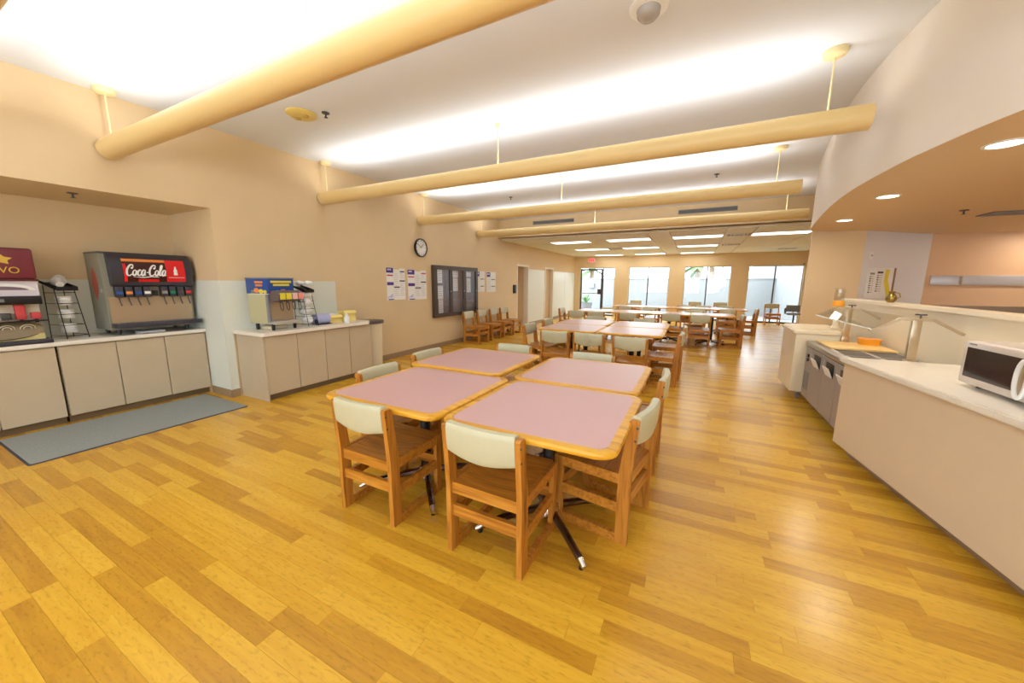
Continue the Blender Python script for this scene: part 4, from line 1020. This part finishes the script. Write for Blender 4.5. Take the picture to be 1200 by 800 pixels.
bm = BM(); [box(bm, 0, .085, *q) for q in ((-hy, hy, -hz, -hz+.05), (-hy, hy, hz-.05, hz), (-hy, -hy+.05, -hz+.05, hz-.05), (hy-.05, hy, -hz+.05, hz-.05))]; obj('case_frame', bm, mat('dark_bronze_case', (84, 72, 66), .35, .3), t)
sbox('back_board', (.002, .02, -hy+.05, hy-.05, -hz+.05, hz-.05), mat('charcoal_felt', (140, 132, 134), .9), t)
dw = (2*hy-.1)/3
for k in range(3):
    y0 = -hy+.05+k*dw
    bm = BM(); [box(bm, .06, .09, *q) for q in ((y0+.004, y0+dw-.004, -hz+.05, -hz+.09), (y0+.004, y0+dw-.004, hz-.09, hz-.05), (y0+.004, y0+.05, -hz+.09, hz-.09), (y0+dw-.05, y0+dw-.004, -hz+.09, hz-.09))]
    dr = obj('case_door', bm, mat('dark_bronze_case', (84, 72, 66), .35, .3), t)
    sbox('pane', (.070, .074, y0+.05, y0+dw-.05, -hz+.09, hz-.09), CASEGLASS, dr)
    bm = BM(); cyl(bm, (.09, y0+dw-.027, 0), (.1, y0+dw-.027, 0), .012, n=10); obj('lock', bm, STEEL, dr)
GP = 'papers pinned inside the display case'
for k, (y, z, w, h, lb) in enumerate(((-.62, .36, .17, .34, 'upper paper behind the left door of the display case'), (-.62, -.02, .21, .30, 'middle paper behind the left door of the display case'), (-.60, -.36, .16, .36, 'lower paper behind the left door of the display case'),
        (-.02, .40, .22, .14, 'short paper at the top behind the middle door of the display case'), (-.02, .16, .19, .32, 'long paper behind the middle door of the display case'), (.55, .41, .2, .12, 'short paper at the top behind the right door of the display case'), (.55, .14, .17, .36, 'long paper behind the right door of the display case'))):
    p = thing('pinned_paper', lb, 'paper', (XL+.021, 7.265+y, 1.275+z), 0, GP)
    sbox('sheet', (0, .002, -w/2, w/2, -h/2, h/2), PAPER, p)
    for q in range(int(h/.05)): rect_print('text_line', INK, p, -w/2+.02, w/2-.02-.03*(q % 2), h/2-.03-q*.05, h/2-.022-q*.05, .002)
t = thing('wall_reader', 'small black box on the left wall beside the doorway', 'wall box', (XL, 10.45, 1.3))
sbox('housing', (0, .06, -.07, .07, -.15, .12), BLACK, t, .01); sbox('front_plate', (.06, .064, -.05, .05, -.08, .08), CHAR, t)
# exit sign
t = thing('exit_sign', 'red and white exit sign above the glass door', 'exit sign', (-4.42, YF, 2.53))
sbox('housing', (-.17, .17, -.05, 0, -.1, .1), WHITE, t, .006); sbox('lit_face', (-.15, .15, -.054, -.05, -.085, .085), EXITM, t)
text('EXIT', 'exit_lettering', mat('red_exit_letters', (210, 20, 20), .5, emit=(230, 30, 30), estr=.5), t, .13, (0, -.056, 0), (R(90), 0, 0))

# ------------------------------------------------------------------ serving counter (right)
A9 = R(8.6); P0 = Vector((1.205, 4.03)); U = Vector((math.sin(A9), -math.cos(A9))); V = Vector((math.cos(A9), math.sin(A9)))
def loc2(x, y): p = P0+U*x+V*y; return (p.x, p.y)
PT = [(1.93, 6.9), (1.945, 4.2), (1.86, 2.9)]
p_end = Vector(PT[-1])+U*3.0; PT.append((p_end.x, p_end.y))
t = thing('serving_counter', 'beige laminate serving counter along the right edge', 'counter', (P0.x, P0.y, 0), math.atan2(U.y, U.x))
sbox('body', (.0, 4.1, .02, .40, .1, .815), LAMI2, t)
sbox('front_panel', (-.012, 4.1, .0, .02, .095, .812), LAMI2, t, .002, 1)
sbox('toe_kick', (.03, 4.1, .09, .40, 0, .1), BASEB, t)
bm = BM(); w_ = Matrix.Rotation(-math.atan2(U.y, U.x), 4, 'Z') @ Matrix.Translation((-P0.x, -P0.y, 0))
outl = [loc2(-.03, -.03), loc2(4.1, -.03), loc2(4.1, .44), (PT[2][0]-.004, PT[2][1]), (1.932, 4.08), (1.33, 4.055)]
outl = [(w_ @ Vector((p[0], p[1], 0))) for p in outl]
poly(bm, [(p.x, p.y) for p in outl], 2, .818, .862); bmesh.ops.bevel(bm, geom=[e_ for e_ in bm.edges if abs(e_.verts[0].co.z-e_.verts[1].co.z) < 1e-6], offset=.008, segments=2, affect='EDGES')
obj('worktop', bm, CTOP, t, True)
# partition behind the counter
def offset_line(pts, d):
    out = []
    for i, p in enumerate(pts):
        a = Vector(pts[max(0, i-1)]); b2 = Vector(pts[min(len(pts)-1, i+1)]); dd = (b2-a).normalized(); nn = Vector((-dd.y, dd.x)); out.append((p[0]+nn.x*d, p[1]+nn.y*d))
    return out
bm = BM(); poly(bm, PT+offset_line(PT, .12)[::-1], 2, 0, 1.255)
pw = struct('wall_partition', bm, CREAM, 'cream half-height partition behind the serving counter', 'wall')
bm = BM(); poly(bm, offset_line(PT, -.03)+offset_line(PT, .15)[::-1], 2, 1.255, 1.288)
obj('cap', bm, CREAM, pw)

# salad bar
t = thing('salad_bar', 'stainless salad bar cart with three doors between the counter sections', 'salad bar', (0, 0, 0))
xf, xb, ya, yb = 1.305, 1.915, 4.10, 5.66
sbox('body', (xf+.02, xb, ya, yb, .1, .72), STEELD, t)
sbox('kick_base', (xf+.09, xb-.03, ya+.03, yb-.03, .0, .1), DGREY, t)
bm = BM(); box(bm, xf-.015, xb, ya, yb, .735, .79, .006); obj('top_rim', bm, STEEL, t, True)
sbox('rim_strip', (xf+.0, xf+.02, ya, yb, .72, .735), BLACK, t)
ys = [4.10, 4.52, 4.95, 5.40]
for k in range(3):
    dr = sbox('door', (xf-.004, xf+.02, ys[k]+.006, ys[k+1]-.006, .1, .72), STEELD, t, .003, 1)
    yc = (ys[k]+ys[k+1])/2; w2 = .12
    sbox('handle_recess', (xf-.006, xf-.004, yc-w2, yc+w2, .54, .68), BLACK, dr)
    bm = BM(); poly(bm, [(xf-.006, .545), (xf-.012, .54), (xf-.05, .635), (xf-.045, .64)], 1, yc-w2+.01, yc+w2-.03); obj('pull_flap', bm, mat('white_enamel', (236, 234, 236), .3), dr)
cp = sbox('control_panel', (xf-.002, xf+.02, 5.406, yb-.004, .1, .72), STEELD, t, .002, 1)
for z in (.62, .57): 
    bm = BM(); cyl(bm, (xf-.016, 5.53, z), (xf-.002, 5.53, z), .022, n=14); obj('dial', bm, BLACK, cp, True)
sbox('louver_plate', (xf-.006, xf-.002, 5.44, 5.62, .2, .42), GREY, cp)
# food wells, near end
for k, (y0, y1) in enumerate(((4.16, 4.56), (4.60, 4.98))):
    for q, (x0, x1) in enumerate(((1.36, 1.60), (1.62, 1.87))):
        bm = BM(); [box(bm, *r_, .786, .797) for r_ in ((x0, x1, y0, y0+.012), (x0, x1, y1-.012, y1), (x0, x0+.012, y0+.012, y1-.012), (x1-.012, x1, y0+.012, y1-.012))]
        wl2 = obj('food_pan', bm, CHROME, t); sbox('pan_well', (x0+.012, x1-.012, y0+.012, y1-.012, .786, .791), DGREY, wl2)
# cutting board
bm = BM(); box(bm, 1.36, 1.90, 5.02, 5.575, .792, .812, .004); tag(obj('cutting_board', bm, BOARD, None, True), 'wide maple cutting board lying over the salad bar wells', 'cutting board')
# sneeze guard
t = thing('sneeze_guard', 'steel framed glass sneeze guard standing over the salad bar', 'sneeze guard', (0, 0, 0))
STG = mat('warm_brushed_post', (196, 178, 150), .3, .8)
for k, (y, zb_) in enumerate(((4.125, .79), (5.605, .79))):
    xp = 1.635
    ps = sbox('post', (xp-.03, xp+.03, y-.02, y+.02, zb_, 1.2), STG, t, .004)
    sbox('post_collar', (xp-.036, xp+.036, y-.026, y+.026, zb_, zb_+.08), STG, ps, .004)
    for s in (-1, 1):
        bm = BM(); pts = [(xp, 1.215), (xp+s*.1, 1.217), (xp+s*.285, 1.105), (xp+s*.275, 1.088), (xp+s*.095, 1.195), (xp, 1.193)]
        poly(bm, pts, 1, y-.014, y+.014); obj('arm', bm, STG, t)
    bm = BM(); cyl(bm, (xp+.02, y, 1.2), (xp+.02, y, 1.25), .006, n=8)
    for q in range(6): a = R(60*q); cyl(bm, (xp+.02, y, 1.245), (xp+.02+.035*math.cos(a), y+.035*math.sin(a), 1.245), .006, n=6)
    obj('star_knob', bm, DGREY, t)
bm = BM(); poly(bm, [(1.535, 1.226), (1.345, 1.111), (1.342, 1.117), (1.532, 1.232)], 1, 4.06, 5.66); gp = obj('glass_panel', bm, CGLASS, t)
bm = BM(); cyl(bm, (1.343, 4.06, 1.113), (1.343, 5.66, 1.113), .006, n=8); obj('glass_edge', bm, mat('bright_glass_edge', (236, 240, 240), .15), gp, True)
# end counter beyond the salad bar
t = thing('end_counter', 'cream end counter on casters beyond the salad bar', 'counter', (0, 0, 0))
bm = BM(); poly(bm, [(1.18, 5.68), (1.31, 5.68), (1.68, 5.68), (1.68, 6.5), (1.25, 6.5), (1.18, 6.4)], 2, .12, .86); obj('body', bm, CREAM, t)
bm = BM(); o_ = [(p[0], p[1]) for p in ((1.20, 5.665), (1.70, 5.665), (1.70, 6.52), (1.3, 6.52), (1.2, 6.46), (1.155, 6.38), (1.145, 5.72), (1.16, 5.685))]
poly(bm, o_, 2, .862, .925); bmesh.ops.bevel(bm, geom=[e_ for e_ in bm.edges if abs(e_.verts[0].co.z-e_.verts[1].co.z) < 1e-6], offset=.015, segments=3, affect='EDGES'); obj('top', bm, CREAM, t, True)
for x, y in ((1.3, 5.8), (1.3, 6.38), (1.6, 5.8), (1.6, 6.38)):
    bm = BM(); cyl(bm, (x-.014, y, .045), (x+.014, y, .045), .045, n=16); ca = obj('caster', bm, GREY, t); bm = BM(); box(bm, x-.022, x+.022, y-.02, y+.02, .07, .12); obj('fork', bm, STEEL, ca)
# orange tub and drink dispenser
t = thing('orange_tub', 'orange plastic tub behind the sneeze guard glass', 'tub', (1.80, 5.44, .812))
bm = BM(); prof = rrect(.18, .16, .04, 4); r0 = [bm.verts.new((p[0]*.9, p[1]*.9, 0)) for p in prof]; r1 = [bm.verts.new((p[0], p[1], .06)) for p in prof]
for i in range(len(prof)): j = (i+1) % len(prof); bm.faces.new((r0[i], r0[j], r1[j], r1[i]))
bm.faces.new(r0[::-1]); bm.faces.new(r1); obj('tub_body', bm, ORANGEP, t, True)
bm = BM(); poly(bm, rrect(.19, .17, .045, 4), 2, .06, .068); obj('lid', bm, mat('orange_lid', (238, 150, 40), .4), t)
t = thing('drink_dispenser', 'clear drink jar above an orange base on the end counter', 'drink dispenser', (1.63, 5.98, .925))
bm = BM(); lathe(bm, [(.04, 0), (.045, .02), (.03, .05), (.03, .26), (.055, .285)], 20); obj('stand', bm, CREAM, t, True)
bm = BM(); lathe(bm, [(.058, .285), (.06, .3), (.06, .345), (.052, .36)], 24); obj('orange_base', bm, ORANGEP, t, True)
bm = BM(); lathe(bm, [(.05, .36), (.052, .37), (.052, .5), (.048, .5), (.048, .37), (.046, .362)], 24, cap=False); obj('clear_jar', bm, CLEARP, t, True)
bm = BM(); lathe(bm, [(.053, .5), (.053, .512), (.02, .516)], 24); obj('jar_lid', bm, CLEARP, t, True)
# microwave
t = thing('microwave', 'cream microwave oven with dark window on the serving counter', 'microwave', (1.56, 2.965, .862), R(-88))
# local: +x -> world -y (to the viewer's right), -y -> front (world -x)
MW = mat('champagne_microwave', (214, 202, 192), .35, .1)
hw, dp, ht = .325, .26, .265
bm = BM(); box(bm, -hw, hw, .012, dp, .018, ht+.018, .012, 3); obj('housing', bm, MW, t, True)
bm = BM(); box(bm, -hw+.004, .2, -.012, .012, .022, ht+.014, .008, 2); dr = obj('door', bm, MW, t, True)
bm = BM(); [box(bm, *r_) for r_ in ((-hw+.045, .14, -.016, -.011, .065, .245),)]; obj('door_window', bm, DARKGL, dr)
bm = BM(); path(bm, [(.165+.035*math.cos(q*PI/12), -.03, .14+.1*math.sin(q*PI/12)) for q in range(24)], .011, 8, True); obj('oval_handle', bm, WHITE, dr, True)
bm = BM(); poly(bm, [(.165+.028*math.cos(q*PI/12), .14+.09*math.sin(q*PI/12)) for q in range(24)], 1, -.028, -.012); obj('handle_plate', bm, STG, dr)
sbox('control_panel', (.205, hw-.004, -.010, .012, .022, ht+.014), MW, t, .004)
sbox('display', (.22, hw-.02, -.013, -.010, .20, .245), BLACK, t)
for r_ in range(4):
    for c_ in range(3): sbox('button', (.217+c_*.034, .244+c_*.034, -.013, -.010, .045+r_*.036, .072+r_*.036), GREY, t)
sbox('brand_line', (-hw+.05, -hw+.11, -.0135, -.0115, .262, .27), GREY, dr)
for sx_ in (-1, 1):
    for yy in (.05, .22): bm = BM(); cyl(bm, (sx_*.24, yy, 0), (sx_*.24, yy, .02), .016, n=10); obj('foot', bm, BLACK, t)
# brass jug on the partition
t = thing('brass_jug', 'small aged brass jug standing on the partition cap', 'jug', (1.985, 5.62, 1.288)); t.scale = (.75, .75, .8)
bm = BM(); lathe(bm, [(.035, 0), (.06, .03), (.065, .07), (.045, .11), (.03, .13), (.04, .155), (.036, .155), (.026, .13)], 24); obj('jug_body', bm, BRASS, t, True)
bm = BM(); path(bm, [(.035, 0, .14), (.085, 0, .13), (.1, 0, .08), (.06, 0, .05)], .007, 8); obj('handle', bm, BRASS, t, True)

# ------------------------------------------------------------------ kitchen wall: notice board, rail, shelf
dv = (Vector((3.46, 8.72))-Vector((2.34, 7.78))).normalized()
t = thing('notice_board', 'white notice board with papers and yellow strip on the white kitchen wall', 'notice board', (2.34, 7.78, 0), math.atan2(dv.y, dv.x))
sbox('backing', (.13, .70, -.015, -.002, 1.27, 1.76), WHITE, t, .003, 1)
sbox('side_strip', (.70, .735, -.02, -.002, 1.27, 1.76), mat('brown_strip', (150, 112, 100), .5), t)
pp = [(.16, .29, 1.30, 1.70), (.32, .47, 1.30, 1.72), (.50, .68, 1.30, 1.73)]
for k, (a, b2, z0, z1) in enumerate(pp):
    s_ = sbox('paper', (a, b2, -.018, -.015, z0, z1), PAPER, t)
    if k == 2:
        bm = BM(); poly(bm, [(a, z1), (a+.1, z1), (a+.08, z1-.16), (b2, z0+.06), (b2, z0), (a+.09, z0+.02), (a, z1-.2)], 1, -.0195, -.018); obj('yellow_strip', bm, YELLOWP, s_)
        continue
    sbox('heading', (a+.015, b2-.015, -.0195, -.018, z1-.05, z1-.02), DINK if k == 1 else INK, s_)
    for q in range(8): sbox('text_line', (a+.015, a+.05, -.0195, -.018, z1-.09-q*.036, z1-.072-q*.036), DINK if q % 3 else INK, s_)
    for q in range(8): sbox('text_line', (a+.06, b2-.02, -.0195, -.018, z1-.085-q*.036, z1-.078-q*.036), INK, s_)
t = thing('wall_switch', 'small white switch plate on the white kitchen wall', 'switch', (2.34+dv.x*.16, 7.78+dv.y*.16, 1.95), math.atan2(dv.y, dv.x))
sbox('plate', (-.035, .035, -.008, 0, -.055, .055), WHITE, t, .003, 1); sbox('toggle', (-.008, .008, -.016, -.008, -.012, .012), GREY, t)
d2 = (Vector((6.2, 8.9))-Vector((3.46, 8.72))).normalized(); ang = math.atan2(d2.y, d2.x)
t = thing('wall_rail', 'long satin steel band across the orange kitchen wall', 'rail', (3.46, 8.72, 0), ang)
sbox('band', (.06, 2.7, -.03, -.002, 1.49, 1.645), mat('satin_band', (196, 194, 198), .35, .4), t, .004)
for k in range(3): sbox('bracket', (.4+k*.9, .44+k*.9, -.035, -.03, 1.5, 1.635), STEEL, t)
t = thing('kitchen_shelf', 'grey steel back counter below the orange kitchen wall', 'counter', (3.46, 8.72, 0), ang)
sbox('top', (.03, 2.7, -.6, -.002, 1.02, 1.06), STEEL, t, .004); sbox('upstand', (.03, 2.7, -.03, -.002, 1.06, 1.155), STEEL, t)
sbox('body', (.03, 2.7, -.56, -.002, .1, 1.02), STEELD, t); sbox('toe_kick', (.03, 2.7, -.5, -.002, 0, .1), DGREY, t)

# beaded blind cord at right window
t = thing('blind_cord', 'dark beaded blind cord hanging at the right window edge', 'cord', (3.46, 16.86, 0))
sbox('bracket', (-.02, .02, -.02, .04, 2.2, 2.26), GREY, t)
bm = BM(); cyl(bm, (0, 0, .25), (0, 0, 2.22), .004, n=6); obj('cord', bm, GREY, t)
for k in range(26):
    bm = BM(); lathe(bm, [(.006, -.018), (.022, -.008), (.022, .008), (.006, .018)], 8, (0, 0, .3+k*.055)); obj('bead', bm, DGREY, t, True)

# ------------------------------------------------------------------ outside the windows
bm = BM(); box(bm, -16, 16, YF+T, 40, -.2, -.04); struct('ground_outside', bm, OUTG, 'pale concrete patio beyond the windows', 'ground')
bm = BM(); box(bm, -9, 9, 21.0, 21.25, -.04, 1.72); box(bm, -9, 9, 20.97, 21.28, 1.72, 1.78); struct('wall_garden', bm, OUTW, 'white garden wall beyond the windows', 'wall')
bm = BM(); poly(bm, [(3.35, 19.2), (9, 19.2), (9, 30), (3.35, 30)], 2, -.04, 2.75); 
struct('wall_neighbour', bm, OUTW, 'white neighbouring building outside the right window', 'building')
def palm(x, y, h, label, seed):
    rnd = random.Random(seed); t = thing('palm_tree', label, 'palm tree', (x, y, -.04), 0, 'palm trees beyond the garden wall')
    bm = BM(); path(bm, [(0, 0, 0), (.05, 0, h*.5), (.02, .05, h)], [.22, .17, .14], 10); obj('trunk', bm, TRUNK, t, True)
    for k in range(14):
        a = 2*PI*k/14+rnd.uniform(-.2, .2); el = rnd.uniform(-.2, .9); ln = rnd.uniform(1.0, 1.5); bm = BM(); L_ = []; Rr = []; n = 8
        for i in range(n+1):
            u = i/n; rr = ln*u; z = h+ln*(math.sin(el)*u-.55*u*u); w = .17*math.sin(PI*min(1, .12+u*.9)); c, s = math.cos(a), math.sin(a)
            L_.append(bm.verts.new((rr*c*math.cos(el)-s*w, rr*s*math.cos(el)+c*w, z-.06*w))); Rr.append(bm.verts.new((rr*c*math.cos(el)+s*w, rr*s*math.cos(el)-c*w, z-.06*w)))
        for i in range(n): bm.faces.new((L_[i], L_[i+1], Rr[i+1], Rr[i]))
        obj('frond', bm, LEAF, t)
palm(.0, 23.0, 2.5, 'palm tree showing through the third window from the left', 1)
palm(-5.9, 22.6, 2.3, 'palm tree showing through the exit door', 2)
palm(.75, 25.5, 2.9, 'farther palm tree at the right of the third window', 3)
t = thing('patio_planter', 'grey planter with leafy shrub outside the exit door', 'planter', (-5.3, 19.4, -.04))
bm = BM(); lathe(bm, [(.25, 0), (.34, .45), (.36, .5), (.31, .5), (.29, .44)], 24); obj('pot', bm, GREY, t, True)
for k in range(16):
    a = k*2.4; bm = BM(); r = .1+.25*((k*37) % 10)/10; z = .55+.45*((k*53) % 10)/10; c, s = math.cos(a), math.sin(a)
    q = [(0, 0, .45), (r*c-.07*s, r*s+.07*c, z*.9), (r*1.5*c, r*1.5*s, z), (r*c+.07*s, r*s-.07*c, z*.9)]
    bm.faces.new([bm.verts.new(p) for p in q]); obj('leaf', bm, LEAF, t)
t = thing('wall_lantern', 'grey box lantern on the garden wall outside the exit door', 'lantern', (-5.4, 20.97, 1.35))
sbox('housing', (-.14, .14, -.12, 0, -.13, .13), GREY, t, .01); sbox('lens', (-.1, .1, -.125, -.12, -.09, .09), WHITE, t)
